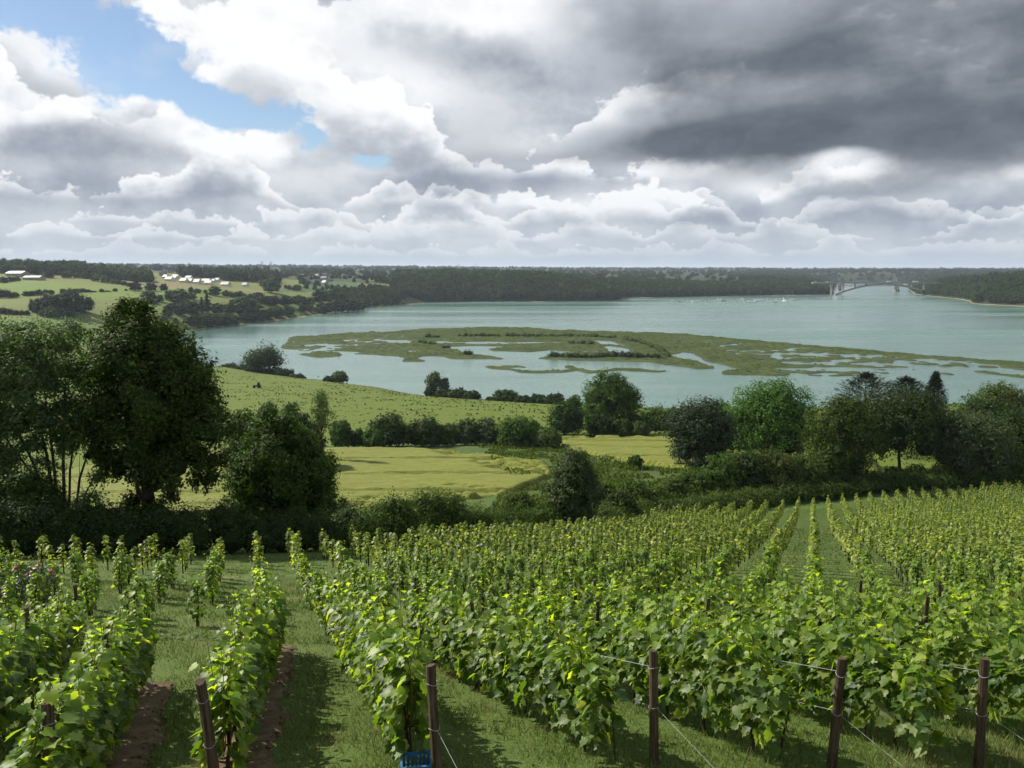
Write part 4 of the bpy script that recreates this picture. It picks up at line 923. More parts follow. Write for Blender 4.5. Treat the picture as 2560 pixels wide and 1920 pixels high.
for k in range(6):
    rg = np.random.default_rng(300 + k)
    P, N, D = canopy(310, rg); P2, N2, D2, st = shoots(rg, 8, 1.0, 1.15, 2.0, 8)
    v1, f1 = vine_leaves(P, N, D, 0.15, rg); v2, f2 = vine_leaves(P2, N2, D2, 0.105, rg)
    fol = mesh_data('foliage', np.concatenate([v1, v2]), np.concatenate([f1, f2 + len(v1)]), M_vine)
    tr = MB(); x0 = rg.normal() * 0.05; tr.tube([(x0, 0, -0.1), (x0 + 0.03, 0.02, 0.2), (x0 - 0.03, -0.01, 0.42), (x0 + 0.04, 0.02, 0.62)], [0.026, 0.022, 0.020, 0.014], 6)
    tr.tube([(x0, 0, 0.45), (x0 + 0.25, 0.01, 0.6), (x0 + 0.5, 0, 0.66)], [0.016, 0.012, 0.008], 5); tr.tube([(x0, 0, 0.45), (x0 - 0.22, 0.0, 0.6), (x0 - 0.5, 0, 0.64)], [0.015, 0.012, 0.008], 5)
    cn = MB()
    for a, b in st: cn.tube([a - np.array((0, 0, 0.6)), a, b], [0.006, 0.005, 0.003], 4)
    FRONT.append((tr.data('trunk', M_vwood, True), fol, cn.data('canes', M_cane), (P, N, D)))
def vine_thing(loc, rz, sc_, parts, label, group, lean=0.0):
    t = empty('grapevine', loc, rz, sc_); t.rotation_euler = (lean, lean * 0.5, rz); tag(t, label, 'grapevine', group)
    for nm, me in parts:
        o = link(nm, me, t)
        if nm in ('foliage', 'canes'): o['kind'] = 'stuff'
    return t
# trellised rows: (first vine x, y), first and last vine along the row, name, heading left of straight ahead, end post
FROWS = [((-5.9, 7.4), 1.0, 8.0, 'leftmost', 19.5, None), ((-4.15, 6.6), 0.2, 6.4, 'second', 19.5, None), ((-3.02, 7.6), 0.8, 9.0, 'third', 13.5, None), ((-0.95, 7.9), 1.0, 9.6, 'fourth', 17.8, (-0.80, 7.9)),
         ((1.02, 9.0), 0.35, 7.4, 'fifth', 23.0, (1.71, 8.9)), ((3.05, 9.1), 0.2, 7.4, 'sixth', 23.0, (3.83, 8.9)), ((4.95, 9.3), 0.2, 7.4, 'seventh', 23.0, (5.60, 8.9)), ((6.9, 9.4), 0.2, 7.4, 'eighth', 23.0, (7.5, 9.2)), ((8.8, 9.6), 0.2, 7.3, 'ninth', 23.0, None), ((10.7, 9.9), 0.3, 7.2, 'tenth', 23.0, None), ((12.6, 10.2), 0.3, 7.0, 'eleventh', 23.0, None), ((14.5, 10.6), 0.4, 7.0, 'rightmost', 23.0, None)]
RUS = {r_[3]: np.array((-math.sin(R(r_[4])), math.cos(R(r_[4])))) for r_ in FROWS}
rg = np.random.default_rng(77); nleafobj = 0
POSTS = []
for (sx, sy), s0, s1, rn, hd_, ep_ in FROWS:
    k = 0; RU = RUS[rn]
    for s_ in np.arange(s0, s1, 0.88):
        x, y = sx + RU[0] * s_, sy + RU[1] * s_
        px0, py0 = project(x, y, gz(x, y) + 1.0)
        if px0 > 2680 or px0 < -140: continue
        A, Fo, Cn, canp = FRONT[rg.integers(6)]
        hs = (0.84 + 0.20 * rg.random()) * (0.9 if rn in ('leftmost', 'second') else 1.0)
        t = vine_thing((x, y, gz(x, y)), math.atan2(RU[1], RU[0]) + (math.pi if rg.random() < 0.5 else 0) + rg.normal() * 0.05, (1.0, 1.0 + 0.15 * rg.random(), hs), [('trunk', A), ('foliage', Fo), ('canes', Cn)],
                       f'trellised vine, {ORD[k]} from the near end of the {rn} front row', 'trellised vines of the front rows', rg.normal() * 0.03)
        k += 1
        if y < 12.2 and px0 > -60 and px0 < 2620:       # nearest vines: their outer leaves can be told apart
            P, N, D = canopy(30, rg, 1.0, 0.27)
            for i in range(30):
                lf = bpy.data.objects.new('leaf', LEAVES[rg.integers(4)]); col.objects.link(lf); lf.parent = t; lf.location = tuple(P[i])
                n_ = Vector(N[i]).normalized(); d_ = Vector(D[i]); d_ = (d_ - n_ * d_.dot(n_)).normalized(); xx = d_.cross(n_)
                lf.rotation_euler = __import__('mathutils').Matrix((xx, d_, n_)).transposed().to_euler(); nleafobj += 1
    L = s1 + 0.5
    POSTS.append((rn, [ep_ or (sx, sy)] + [(sx + RU[0] * q, sy + RU[1] * q) for q in (L * 0.52, L)]))

# posts and wires
def post(x, y, h, r, label, seed, ties=(1.22, 0.72), lean=0.045, name='wooden_post', group='posts of the front rows'):
    rg = np.random.default_rng(seed); z = gz(x, y); t = empty(name, (x, y, z)); tag(t, label, 'post', group)
    t.rotation_euler = (rg.normal() * lean, rg.normal() * lean, rg.random() * 6)
    vs_, fs = [], []; n = 12; lev = 9
    for i in range(lev):
        q = i / (lev - 1)
        for j in range(n):
            a = 2 * math.pi * j / n; rr = r * (1.08 - 0.14 * q) * (1 + 0.09 * math.sin(3 * a + seed) + 0.05 * rg.normal() * 0.6)
            vs_.append((rr * math.cos(a) + 0.008 * math.sin(5 * q + seed), rr * math.sin(a), -0.2 + (h + 0.2) * q + (0.012 * math.cos(a + seed) if i == lev - 1 else 0)))
    for i in range(lev - 1):
        for j in range(n): fs.append((i * n + j, i * n + (j + 1) % n, (i + 1) * n + (j + 1) % n, (i + 1) * n + j))
    fs.append(tuple((lev - 1) * n + j for j in range(n)))
    me = MB().add(vs_, fs).data('shaft', M_post); link('shaft', me, t)
    for zt in ties:
        b = MB(); b.tube([((r * 1.12) * math.cos(a), (r * 1.12) * math.sin(a), zt + 0.01 * math.sin(a * 2)) for a in np.linspace(0, 6.28, 13)], 0.0035, 4, False); link('wire_tie', b.data('wire_tie', M_wire), t)
    return t
near_lab = {'third': 'thick dark end post at lower left, left of the open grass', 'fourth': 'tall split brown end post beside the blue crate', 'fifth': 'dark round end post in the lower middle with wire loop', 'sixth': 'reddish-brown end post right of the lower middle', 'seventh': 'pale sunlit end post at lower right in tall grass', 'eighth': 'end post at the lower right edge beyond the pale one', 'second': 'dark post low in the second front row from the left', 'leftmost': 'slim post in the leftmost front row'}
sd0 = 400
for rn, pts in POSTS:
    for i, (x, y) in enumerate(pts):
        px0, py0 = project(x, y, gz(x, y) + 1.3)
        if px0 > 2600 or px0 < -20: continue
        sd0 += 1
        big_ = 0.053 if i == 0 else 0.036
        lab = near_lab.get(rn, f'end post of the {rn} front row') if i == 0 else f'{"middle" if i == 1 else "far end"} post of the {rn} front row from the left'
        post(x, y, 1.42 if i == 0 else 1.62, big_, lab, sd0)
    gpts = [(x, y, gz(x, y)) for x, y in pts]
    for hgt, nm in ((1.22, 'upper'), (0.72, 'lower')):
        w_ = MB(); P = []
        for a, b in zip(gpts[:-1], gpts[1:]):
            for q in np.linspace(0, 1, 9)[:-1]: P.append((a[0] + (b[0] - a[0]) * q, a[1] + (b[1] - a[1]) * q, a[2] + (b[2] - a[2]) * q + hgt - 0.04 * math.sin(math.pi * q)))
        P.append((gpts[-1][0], gpts[-1][1], gpts[-1][2] + hgt))
        o = w_.tube(P, 0.0028, 4).build('trellis_wire', M_wire); tag(o, f'{nm} trellis wire of the {rn} front row from the left', 'wire', 'trellis wires')
    if rn in ('fourth', 'fifth', 'sixth', 'seventh'):
        RU = RUS[rn]; x, y, z = gpts[0]; e = (x - RU[0] * 1.3 + 0.25, y - RU[1] * 1.3); o = MB().tube([(x, y, z + 0.72), (e[0], e[1], gz(*e))], 0.0028, 4).build('anchor_wire', M_wire)
        tag(o, f'slanting anchor wire at the near end of the {rn} front row', 'wire', 'anchor wires')
def cane(label, ox, oy, oy2, lean, mat=M_vwood, r=0.011):
    x, y, z = hit(ox * OV, oy * OV); h = (oy - oy2) * OV / F * depth_of(x, y, z) * 1.12
    o = MB().tube([(0, 0, -0.1), (lean * 0.4, 0.01, h * 0.5), (lean, 0, h)], [r, r * 0.9, r * 0.7], 6).build('vine_stake', mat, loc=(x, y, z)); tag(o, label, 'stake', 'thin stakes beside the vines')
cane('thin dark leaning cane between the blue crate and foliage', 893, 1656, 1478, -0.10, r=0.012)
cane('short thin stick left of the middle end post', 1330, 1652, 1560, -0.05)
cane('gnarled dark vine stump left of the reddish end post', 1683, 1640, 1535, 0.10, r=0.016)
cane('pale broken stake between the reddish and pale posts', 1983, 1612, 1528, 0.02, M_post, 0.022)
cane('slim stake in the grass left of the pale broken stake', 1868, 1600, 1480, 0.0, r=0.012)

# the lower vineyard: staked single vines
REAR = []
for k in range(6):
    rg = np.random.default_rng(350 + k); n = 170; q = rg.random(n)
    rad_ = (0.13 + 0.09 * np.sin(q * 3.1)) * (1.1 - 0.55 * q) * (0.45 + 0.75 * rg.random(n)); a = rg.random(n) * 6.28
    lump = 0.5 + fbm(q * 5 + k * 7, a * 0.6, 2, 9); P = np.stack([rad_ * np.cos(a) * lump, rad_ * np.sin(a) * lump, 0.36 + 1.08 * q], -1)
    N = np.stack([np.cos(a), np.sin(a), 0.6 + q], -1) + rg.normal(size=(n, 3)) * 0.4; D = np.stack([np.cos(a), np.sin(a), -0.8 + 0 * a], -1)
    P2, N2, D2, st = shoots(rg, 4, 0.22, 1.25, 1.75, 5)
    v1, f1 = vine_leaves(P, N, D, 0.125, rg); v2, f2 = vine_leaves(P2, N2, D2, 0.085, rg)
    fol = mesh_data('foliage', np.concatenate([v1, v2]), np.concatenate([f1, f2 + len(v1)]), M_vine)
    tr = MB(); tr.tube([(0.02, 0, -0.1), (0.04, 0.02, 0.25), (0, 0, 0.5), (0.02, 0, 0.9)], [0.035, 0.03, 0.028, 0.015], 6)
    sk = MB(); sk.tube([(-0.05, 0.02, -0.1), (-0.04, 0.02, 1.28)], [0.024, 0.02], 6)
    REAR.append((tr.data('trunk', M_vwood, True), fol, sk.data('stake', M_vwood, True)))
spots = []
def rows(th, pitch, step, origin, test, side, nrow):
    u_ = np.array((math.sin(th), math.cos(th))); v_ = np.array((math.cos(th), -math.sin(th))); rg = np.random.default_rng(500 + int(nrow))
    for j in range(-70, 110):
        run = 0
        for i in range(-40, 150):
            p_ = np.array(origin) + v_ * (j * pitch) + u_ * (i * step) + rg.normal(size=2) * 0.07
            x, y = p_
            if y < 18.5 or y > float(edge_y(x)) - 3.2 or not test(x, y): continue
            if rg.random() < (0.40 if x < -6 and side == 'left' else 0.06): continue
            px0, py0 = project(x, y, 49.0 if y > 40 else 53)
            if px0 < -120 or px0 > 2680: continue
            spots.append((x, y, side, j, run)); run += 1
rows(R(-18), 1.68, 1.2, (-5, 20.5), lambda x, y: x < y * 0.045 + 0.8 and y > 20.2 + 0.03 * x, 'left', 1)
rows(R(21), 1.72, 1.1, (8, 20), lambda x, y: x >= y * 0.045 + 0.8 and y > 18.6, 'right', 2)
spots = np.array([(a, b, 0 if c_ == 'left' else 1, j, i) for a, b, c_, j, i in spots])
rg = np.random.default_rng(91)
zz = ground(spots[:, 0], spots[:, 1]); order = np.argsort(spots[:, 1] * CP - (zz - CAMZ) * SP)
front_n = 215
rowids = {}
for sdn in (0, 1):
    js = sorted(set(int(q[3]) for q in spots[order[:front_n]] if int(q[2]) == sdn))
    for r_, j in enumerate(js): rowids[(sdn, j)] = r_
cnt_ = {}
for i in order[:front_n]:
    x, y, sdn, j, run = spots[i]; A, Fo, Sk = REAR[rg.integers(6)]; key = (int(sdn), int(j)); cnt_[key] = cnt_.get(key, 0) + 1
    h = (0.78 if sdn == 0 else 0.88) + 0.26 * rg.random()
    vine_thing((x, y, zz[i]), rg.random() * 6.28, (0.85 + 0.3 * rg.random(), 0.85 + 0.3 * rg.random(), h), [('trunk', A), ('foliage', Fo), ('stake', Sk)],
               f'staked vine, {ORD[cnt_[key] - 1]} nearest in the {ORD[min(rowids[key], 29)]} lower row from the left of the {"left" if sdn == 0 else "right"} block', 'staked vines of the lower block', rg.normal() * 0.04)
# everything further off reads as one mass
rest = order[front_n:]
vs_, fs, nb = [], [], 0
far_var = []
for k in range(8):
    rg = np.random.default_rng(380 + k); n = 64; q = rg.random(n); a = rg.random(n) * 6.28
    rr = (0.125 + 0.10 * np.sin(q * 3.1)) * (1.15 - 0.6 * q) * (0.4 + 0.8 * rg.random(n))
    P = np.stack([rr * np.cos(a), rr * np.sin(a), 0.30 + 1.25 * q], -1); v_, f_ = leaf_quads(P, np.stack([np.cos(a), np.sin(a), 0.4 + q], -1), 0.17, rg, 0.8)
    tv = np.array([(-0.03, 0, 0), (0.03, 0, 0), (0.03, 0, 1.0), (-0.03, 0, 1.0), (0, -0.03, 0), (0, 0.03, 0), (0, 0.03, 1.0), (0, -0.03, 1.0)], float); far_var.append((v_, f_, tv))
LV, LF, TV, TF, lb, tb = [], [], [], [], 0, 0
for i in rest:
    v_, f_, tv = far_var[rg.integers(8)]; c_, s_ = math.cos(rg.random() * 6.28), 0; s_ = math.sqrt(1 - c_ * c_); h = 0.9 + 0.25 * rg.random()
    M3 = np.array(((c_, -s_, 0), (s_, c_, 0), (0, 0, h))); o3 = np.array((spots[i, 0], spots[i, 1], zz[i]))
    LV.append(v_ @ M3.T + o3); LF.append(f_ + lb); lb += len(v_); TV.append(tv + o3); TF.append(np.array([(0, 1, 2, 3), (4, 5, 6, 7)]) + tb); tb += 8
o = link('vine_rows', mesh_data('vine_rows', np.concatenate(LV), np.concatenate(LF), None)); tag(o, 'far rows of vines further down the slope', 'vines', kind='stuff')
m = leaf_mat('far_vine_leaves', (0.040, 0.084, 0.016), (0.120, 0.188, 0.034), (0.32, 0.37, 0.11), 0.50, 0.45, 0.28, (1.95, 1.9, 0.4), 0.0); o.data.materials.append(m)
so = link('vine_stems', mesh_data('vine_stems', np.concatenate(TV), np.concatenate(TF), M_vwood), o); so['kind'] = 'stuff'

# ---------------------------------------------------------------- ground cover in the vineyard
def row_dist(x, y):
    """distance across the front rows to the nearest one and its number"""
    d = np.full(np.shape(x), 9.0)
    for (sx, sy), s0, s1, rn, hd_, ep_ in FROWS:
        RU = RUS[rn]; s_ = (x - sx) * RU[0] + (y - sy) * RU[1]; c_ = np.abs((x - sx) * RU[1] - (y - sy) * RU[0]); d = np.minimum(d, np.where((s_ > s0 - 0.7) & (s_ < s1 + 0.5), c_, 9.0))
    return d
rg = np.random.default_rng(600)
n = 190000
yy = np.where(np.arange(n) < n * 0.78, 6.0 + 26 * rg.random(n) ** 1.7, 24 + 50 * rg.random(n)); xx = (rg.random(n) - 0.5) * 1.42 * yy + 0.2
bare = np.zeros(n, bool)
for q in (1, 2):
    (sx, sy), s0, s1, rn, hd_, ep_ = FROWS[q]; RU = RUS[rn]; s_ = (xx - sx) * RU[0] + (yy - sy) * RU[1]; c_ = np.abs((xx - sx) * RU[1] - (yy - sy) * RU[0] - 0.12); bare |= (c_ < 0.20 + 0.30 * fbm(xx * 2.2, yy * 2.2, 3, 19)) & (s_ < s1 + 0.2)
dens_ = fbm(xx / 0.7, yy / 0.7, 3, 15); keepg = (~bare) & (rg.random(n) < smooth(dens_, 0.25, 0.6) * 0.9 + 0.1); xx, yy = xx[keepg], yy[keepg]; n = len(xx)
tall = smooth(fbm(xx / 1.6, yy / 1.6, 3, 16), 0.5, 0.75) + 1.6 * np.exp(-((xx - 5.6) / 1.2) ** 2 - ((yy - 9.4) / 1.6) ** 2) + 0.8 * np.exp(-(row_dist(xx, yy) / 0.35) ** 2)
hh = (0.045 + 0.05 * rg.random(n) + 0.085 * tall * rg.random(n)) * np.interp(yy, [6, 14, 32, 74], [1, 1.15, 1.6, 2.2]); wd = 0.0045 * np.interp(yy, [6, 12, 32, 74], [1, 1.8, 4.5, 11])
a = rg.random(n) * 6.28; b = rg.random(n) * 6.28; g0 = ground(xx, yy)
base_ = np.stack([xx, yy, g0 - 0.01], -1); sdv = np.stack([np.cos(a), np.sin(a), 0 * a], -1) * wd[:, None]
tip = base_ + np.stack([np.cos(b) * hh * 0.5, np.sin(b) * hh * 0.5, hh], -1)
gm = new_mat('grass_blades'); r = island(); pos = position()
c = ramp(r, [(0.0, (0.055, 0.105, 0.017)), (0.45, (0.105, 0.165, 0.030)), (0.8, (0.155, 0.21, 0.046)), (1.0, (0.27, 0.24, 0.11))])
c = mixc(sstep(noise(pos, 0.45, 5, 0.65), 0.50, 0.66) * 0.85, c, (0.25, 0.215, 0.095))
c = mixc(sstep(noise(pos, 0.8, 3, 0.6), 0.5, 0.7) * 0.5, c, (0.035, 0.085, 0.014))
p = principled(c, 0.6, 0.25); t_ = S.tree.nodes.new('ShaderNodeBsdfTranslucent'); put(t_.inputs['Color'], c)
x_ = S.tree.nodes.new('ShaderNodeMixShader'); x_.inputs[0].default_value = 0.35; S.tree.links.new(p, x_.inputs[1]); S.tree.links.new(t_.outputs[0], x_.inputs[2]); out_shader(x_.outputs[0])
o = link('grass', mesh_data('grass', np.stack([base_ - sdv, base_ + sdv, tip], 1).reshape(-1, 3), np.arange(3 * n).reshape(-1, 3), gm)); tag(o, 'short green grass between the vine rows', 'grass', kind='stuff')

# broad-leaved weeds on the little bank between the two blocks
n = 5200; xx = (rg.random(n) - 0.5) * 26 - 1; yy = 18.2 - 0.05 * xx + rg.normal(size=n) * 0.55; k_ = fbm(xx / 1.3, yy / 1.3, 3, 44) > 0.47; xx, yy = xx[k_], yy[k_]; n = len(xx)
P = np.stack([xx, yy, ground(xx, yy) + 0.03 + 0.22 * rg.random(n) * fbm(xx, yy, 2, 45)], -1); v_, f_ = leaf_quads(P, np.tile((0, -0.2, 1.0), (n, 1)), 0.13, rg, 0.5)
tag(link('weeds', mesh_data('weeds', v_, f_, LM['bright'])), 'low leafy weeds on the bank between the vine blocks', 'weeds', kind='stuff')

# bare earth under the two left rows
m = new_mat('bare_soil'); pos = position(); s1_ = noise(pos, 3.5, 6, 0.65); s2_ = noise(pos, 26.0, 4, 0.7)
c = mixc(sstep(s1_, 0.3, 0.7), (0.088, 0.062, 0.038), (0.175, 0.128, 0.080)); c = mixc(sstep(s2_, 0.62, 0.75), c, (0.30, 0.23, 0.17))
out_shader(principled(c, 0.95, 0.1, bump(s1_ * 0.7 + s2_ * 0.5, 1.0, 0.05))); M_soil = m
for q, (wL, wR) in ((1, (0.30, 0.62)), (2, (0.28, 0.50))):
    (sx, sy), s0, s1, rn, hd_, ep_ = FROWS[q]; RU = RUS[rn]; ss = np.arange(-1.2, s1 + 0.5, 0.08); cc = np.linspace(-1, 1, 15)
    SS, CC = np.meshgrid(ss, cc, indexing='ij'); wv_ = 1 + (fbm(SS * 1.2, CC * 0 + q * 9, 3, 7) - 0.5) * 0.8
    across = np.where(CC < 0, CC * wL, CC * wR) * wv_; X = sx + RU[0] * SS + RU[1] * across; Y = sy + RU[1] * SS - RU[0] * across
    edge = np.minimum((1 - np.abs(CC)) * 4, 1); Z = ground(X, Y) + edge * (0.03 + 0.075 * fbm(X * 5, Y * 5, 3, 8)) - (1 - edge) * 0.03
    gi = np.arange(X.size).reshape(X.shape); o = link('soil_strip', mesh_data('soil_strip', np.stack([X.ravel(), Y.ravel(), Z.ravel()], -1), np.stack([gi[:-1, :-1], gi[:-1, 1:], gi[1:, 1:], gi[1:, :-1]], -1).reshape(-1, 4)[:, ::-1], M_soil, True)); tag(o, kind='structure')
    n = 260; s_ = rg.random(n) * (s1 + 1) - 0.8; a_ = np.where(rg.random(n) < 0.4, -wL, wR) * rg.random(n); X = sx + RU[0] * s_ + RU[1] * a_; Y = sy + RU[1] * s_ - RU[0] * a_; Z = ground(X, Y) + 0.055
    vs_ = []; 
    for i in range(n): vs_.append(np.array((X[i], Y[i], Z[i])) + _ico_v * (0.012 + 0.022 * rg.random()) * np.array((1.3, 1, 0.7)) * (0.7 + 0.6 * rg.random((12, 1))))
    fs = np.concatenate([np.array(_ico_f) + 12 * i for i in range(n)])
    st = link('clods', mesh_data('clods', np.concatenate(vs_), fs, M_soil), o); st['kind'] = 'stuff'

# rose bushes at the end of the left rows
M_rose = leaf_mat('rose_petals', (0.55, 0.10, 0.14), (0.65, 0.17, 0.20), (0.75, 0.30, 0.30), 0.35, 0.6, 0.2, (1.0, 0.7, 0.7))
M_rleaf = leaf_mat('rose_leaves', (0.018, 0.030, 0.014), (0.034, 0.050, 0.022), (0.060, 0.075, 0.040), 0.2, 0.35, 0.5)
def rose_bush(label, ox, obase, otop, ow, blooms, seed):
    rg = np.random.default_rng(seed); x, y, z = hit(ox * OV, obase * OV); dep = depth_of(x, y, z); h = (obase - otop) * OV / F * dep * 1.08; w = ow * OV / F * dep
    t = empty('rose_bush', (x, y, z)); tag(t, label, 'rose bush', 'rose bushes at the row ends')
    L = auto_lobes(h * 0.92, w, rg, 0.25, 9); link('foliage', crown_mesh('foliage', L, 1500, 0.075, M_rleaf, rg, 0.0, clump=0.3), t)
    mb = MB()
    for q in L[1:7]: mb.tube([(0, 0, -0.1), (q[0] * 0.4, q[1] * 0.4, q[2] * 0.5), (q[0], q[1], q[2] + q[5] * 0.8)], [0.02, 0.014, 0.006], 5)
    link('stems', mb.data('stems', M_vwood), t)['kind'] = 'stuff'
    for bx, by in blooms:
        P = np.zeros((26, 3)) + rg.normal(size=(26, 3)) * 0.022; v_, f_ = leaf_quads(P, unit(P) + 0.01, 0.085, rg, 0.9, 0.2, 0.3)
        bl = link('bloom', mesh_data('bloom', v_, f_, M_rose), t); bl.location = ((bx - ox) * OV / F * dep, -0.12, (obase - by) * OV / F * dep * 1.06)
rose_bush('tall rose bush with pink blooms among the left vines', 82, 1312, 1218, 72, [(47, 1225), (92, 1223), (122, 1232), (70, 1240), (78, 1240)], 640)
rose_bush('low dark rose bush with reddish shoots at the left edge', 22, 1322, 1262, 60, [(2, 1275), (20, 1268), (38, 1264)], 641)

# blue plastic crate beside the split post
M_blue = plain_mat('blue_plastic', (0.022, 0.12, 0.26), 0.5, 0.5, 0.15, 9.0)
cx, cyy = -1.06, 8.22; cz = gz(cx, cyy); t = empty('plastic_crate', (cx, cyy, cz), R(8)); tag(t, 'blue plastic crate in the grass beside the split post', 'crate')
W_, D_, H_ = 0.34, 0.28, 0.24
MB().box((0, 0, 0.012), (W_ * 0.86, D_ * 0.86, 0.02)).build('floor_panel', M_blue, t)
for sx_, sy_ in ((0, -1), (0, 1), (-1, 0), (1, 0)):
    b = MB(); ln = W_ if sy_ else D_; nb_ = 7
    for k in range(nb_):
        q = (k + 0.5) / nb_ - 0.5
        b.box((q * ln * 0.93 if sy_ else sx_ * W_ * 0.465, q * ln * 0.93 if sx_ else sy_ * D_ * 0.465, H_ / 2), (0.026 if sy_ else 0.01, 0.026 if sx_ else 0.01, H_ - 0.03))
    b.box((sx_ * W_ * 0.468, sy_ * D_ * 0.468, H_ * 0.5), (ln * 0.93 if sy_ else 0.008, ln * 0.93 if sx_ else 0.008, 0.02))
    b.box((sx_ * W_ * 0.48, sy_ * D_ * 0.48, H_), (W_ * 1.0 if sy_ else 0.022, D_ * 0.93 if sx_ else 0.022, 0.03)); link('side_panel', b.data('side_panel', M_blue), t)['kind'] = 'stuff'

# hogweed with white heads in the verge, and a dark hutch in the hedge
M_white = plain_mat('white_umbels', (0.72, 0.72, 0.62), 0.8, 0.2, 0.1, 5.0)
for k, (ox, oy, lab) in enumerate(((1608, 1072, 'tallest white-headed hogweed stalk by the shrub bank'), (1618, 1078, 'second white-headed hogweed stalk by the shrub bank'), (1640, 1073, 'white-headed hogweed stalk further right by the shrub bank'), (1600, 1080, 'short leftmost white-headed hogweed stalk by the shrub bank'))):
    (x, y, z), h, _ = spot(ox, oy, 99.5); rg = np.random.default_rng(650 + k); h = min(max(h, 1.2), 3.5); t = empty('hogweed', (x, y, z)); tag(t, lab, 'plant', 'hogweed by the shrub bank')
    MB().tube([(0, 0, -0.1), (0.03, 0, h * 0.5), (0, 0, h)], [0.02, 0.016, 0.01], 5).build('stalk', M_cane, t)
    for q in range(4):
        a = q * 1.6; e = (0.28 * math.cos(a) * (q > 0), 0.28 * math.sin(a) * (q > 0), h - 0.25 * (q > 0)); MB().tube([(0, 0, h - 0.5), e], [0.008, 0.006], 4).build('stalk', M_cane, t)
        P = np.stack([rg.normal(size=20) * 0.07, rg.normal(size=20) * 0.07, np.zeros(20)], -1); v_, f_ = leaf_quads(P, np.tile((0, 0, 1.0), (20, 1)), 0.08, rg, 0.9, 1.0, 0.2); hd = link('umbel', mesh_data('umbel', v_, f_, M_white), t); hd.location = e
M_tar = plain_mat('tarred_wood', (0.020, 0.017, 0.018), 0.9, 0.1, 0.3, 5.0); M_ledge = plain_mat('pale_board', (0.32, 0.30, 0.30), 0.7, 0.3, 0.2, 5.0)
x, y, z = at_y(1945 * OV, 1042 * OV, 113); z = gz(x, y); t = empty('wooden_hutch', (x, y, z + 0.4)); tag(t, 'small dark wooden hutch with pale ledge in the right hedge', 'hutch')
MB().box((0, 0, 1.15), (0.78, 0.6, 0.66)).build('upper_box', M_tar, t); MB().box((0, 0, 0.40), (0.86, 0.66, 0.70)).build('lower_box', M_tar, t); MB().box((0, -0.03, 0.785), (0.96, 0.76, 0.06)).build('ledge', M_ledge, t); MB().box((0, 0, 1.52), (0.9, 0.7, 0.06)).build('lid', M_tar, t)
for i, j in ((-1, -1), (1, -1), (-1, 1), (1, 1)): MB().box((i * 0.36, j * 0.26, -0.24), (0.08, 0.08, 0.58)).build('leg', M_tar, t)
# small tractor in the meadow
M_tyre = plain_mat('tyre_rubber', (0.018, 0.018, 0.018), 0.9, 0.2); M_trac = plain_mat('green_paint', (0.015, 0.075, 0.060), 0.4, 0.5); M_glass = plain_mat('dark_glass', (0.02, 0.03, 0.035), 0.1, 0.6)
x, y, z = hit(556 * OV, 838 * OV); t = empty('tractor', (x, y, z), R(12)); tag(t, 'small dark green tractor standing in the shore meadow', 'tractor')
MB().box((-0.9, 0, 1.0), (1.9, 0.8, 0.75), 0, 0.9).build('bonnet', M_trac, t); MB().box((0.6, 0, 0.95), (1.3, 1.3, 0.6)).build('body', M_trac, t)
cb = MB().box((0.6, 0, 1.85), (1.25, 1.3, 1.1), 0, 0.86).build('cab', M_glass, t); MB().box((0.6, 0, 2.45), (1.3, 1.35, 0.1)).build('cab_roof', M_tyre, cb)
for wx_, wy_, wr in ((0.8, 0.8, 0.75), (0.8, -0.8, 0.75), (-1.4, 0.65, 0.48), (-1.4, -0.65, 0.48)):
    MB().tube([(wx_, wy_ - 0.18, wr), (wx_, wy_ + 0.18, wr)], wr, 14).build('wheel', M_tyre, t)
# ---------------------------------------------------------------- far trees
def far_proto(kind, seed, n, size, h, w, lf, core=0.7, nl=9):
    rg = np.random.default_rng(seed)
    if kind == 'cone': L = [(0, 0, h * q, w / 2 * (1.08 - q), w / 2 * (1.08 - q), h * 0.13) for q in (0.2, 0.35, 0.5, 0.65, 0.8, 0.92)]
    else: L = auto_lobes(h, w, rg, -0.1, nl, 0.8)
    return crown_mesh('crown', L, n, size, LM[lf], rg, core, k=14, clump=0.24), trunk_mesh('trunk', L, h, 0.03 * h, M_bark, rg, 0.2, 3)
FP = {'round': [far_proto('round', 700 + k, 420, 1.15, 12, 11, 'far') for k in range(5)], 'bush': [far_proto('bush', 720 + k, 300, 0.95, 6, 8, 'far') for k in range(4)],
      'pale': [far_proto('round', 740 + k, 420, 1.15, 12, 10, 'olive') for k in range(3)], 'dark': [far_proto('round', 760 + k, 420, 1.15, 12, 11, 'dark') for k in range(3)], 'cone': [far_proto('cone', 780 + k, 330, 1.1, 14, 6, 'conifer') for k in range(3)]}
FH = {'round': (12, 11), 'bush': (6, 8), 'pale': (12, 10), 'dark': (12, 11), 'cone': (14, 6)}
def far_tree(name, label, group, px, pb, hp, wp, kind, rg, cat='tree'):
    """px, pb: foot in photograph pixels; hp, wp: height and width in photograph pixels"""
    x, y, z = hit(px, pb); d = depth_of(x, y, z); H, W = FH[kind]; c_, t_ = FP[kind][rg.integers(len(FP[kind]))]
    sw = wp / F * d / W * 1.12; t = empty(name, (x, y, z - 0.2), rg.random() * 6.28, (sw, sw, hp / F * d / H * 1.05)); tag(t, label, cat, group)
    link('trunk', t_, t); link('crown', c_, t); return t
rg = np.random.default_rng(800)
def z1(q): return q[0] / 2.572, 600 + q[1] / 2.572
copse = [(270, 470, 110, 110, 'dark'), (340, 480, 135, 130, 'dark'), (410, 480, 150, 150, 'dark'), (480, 475, 140, 130, 'dark'), (545, 465, 115, 110, 'dark'), (312, 440, 100, 90, 'dark'), (450, 440, 115, 110, 'dark')]
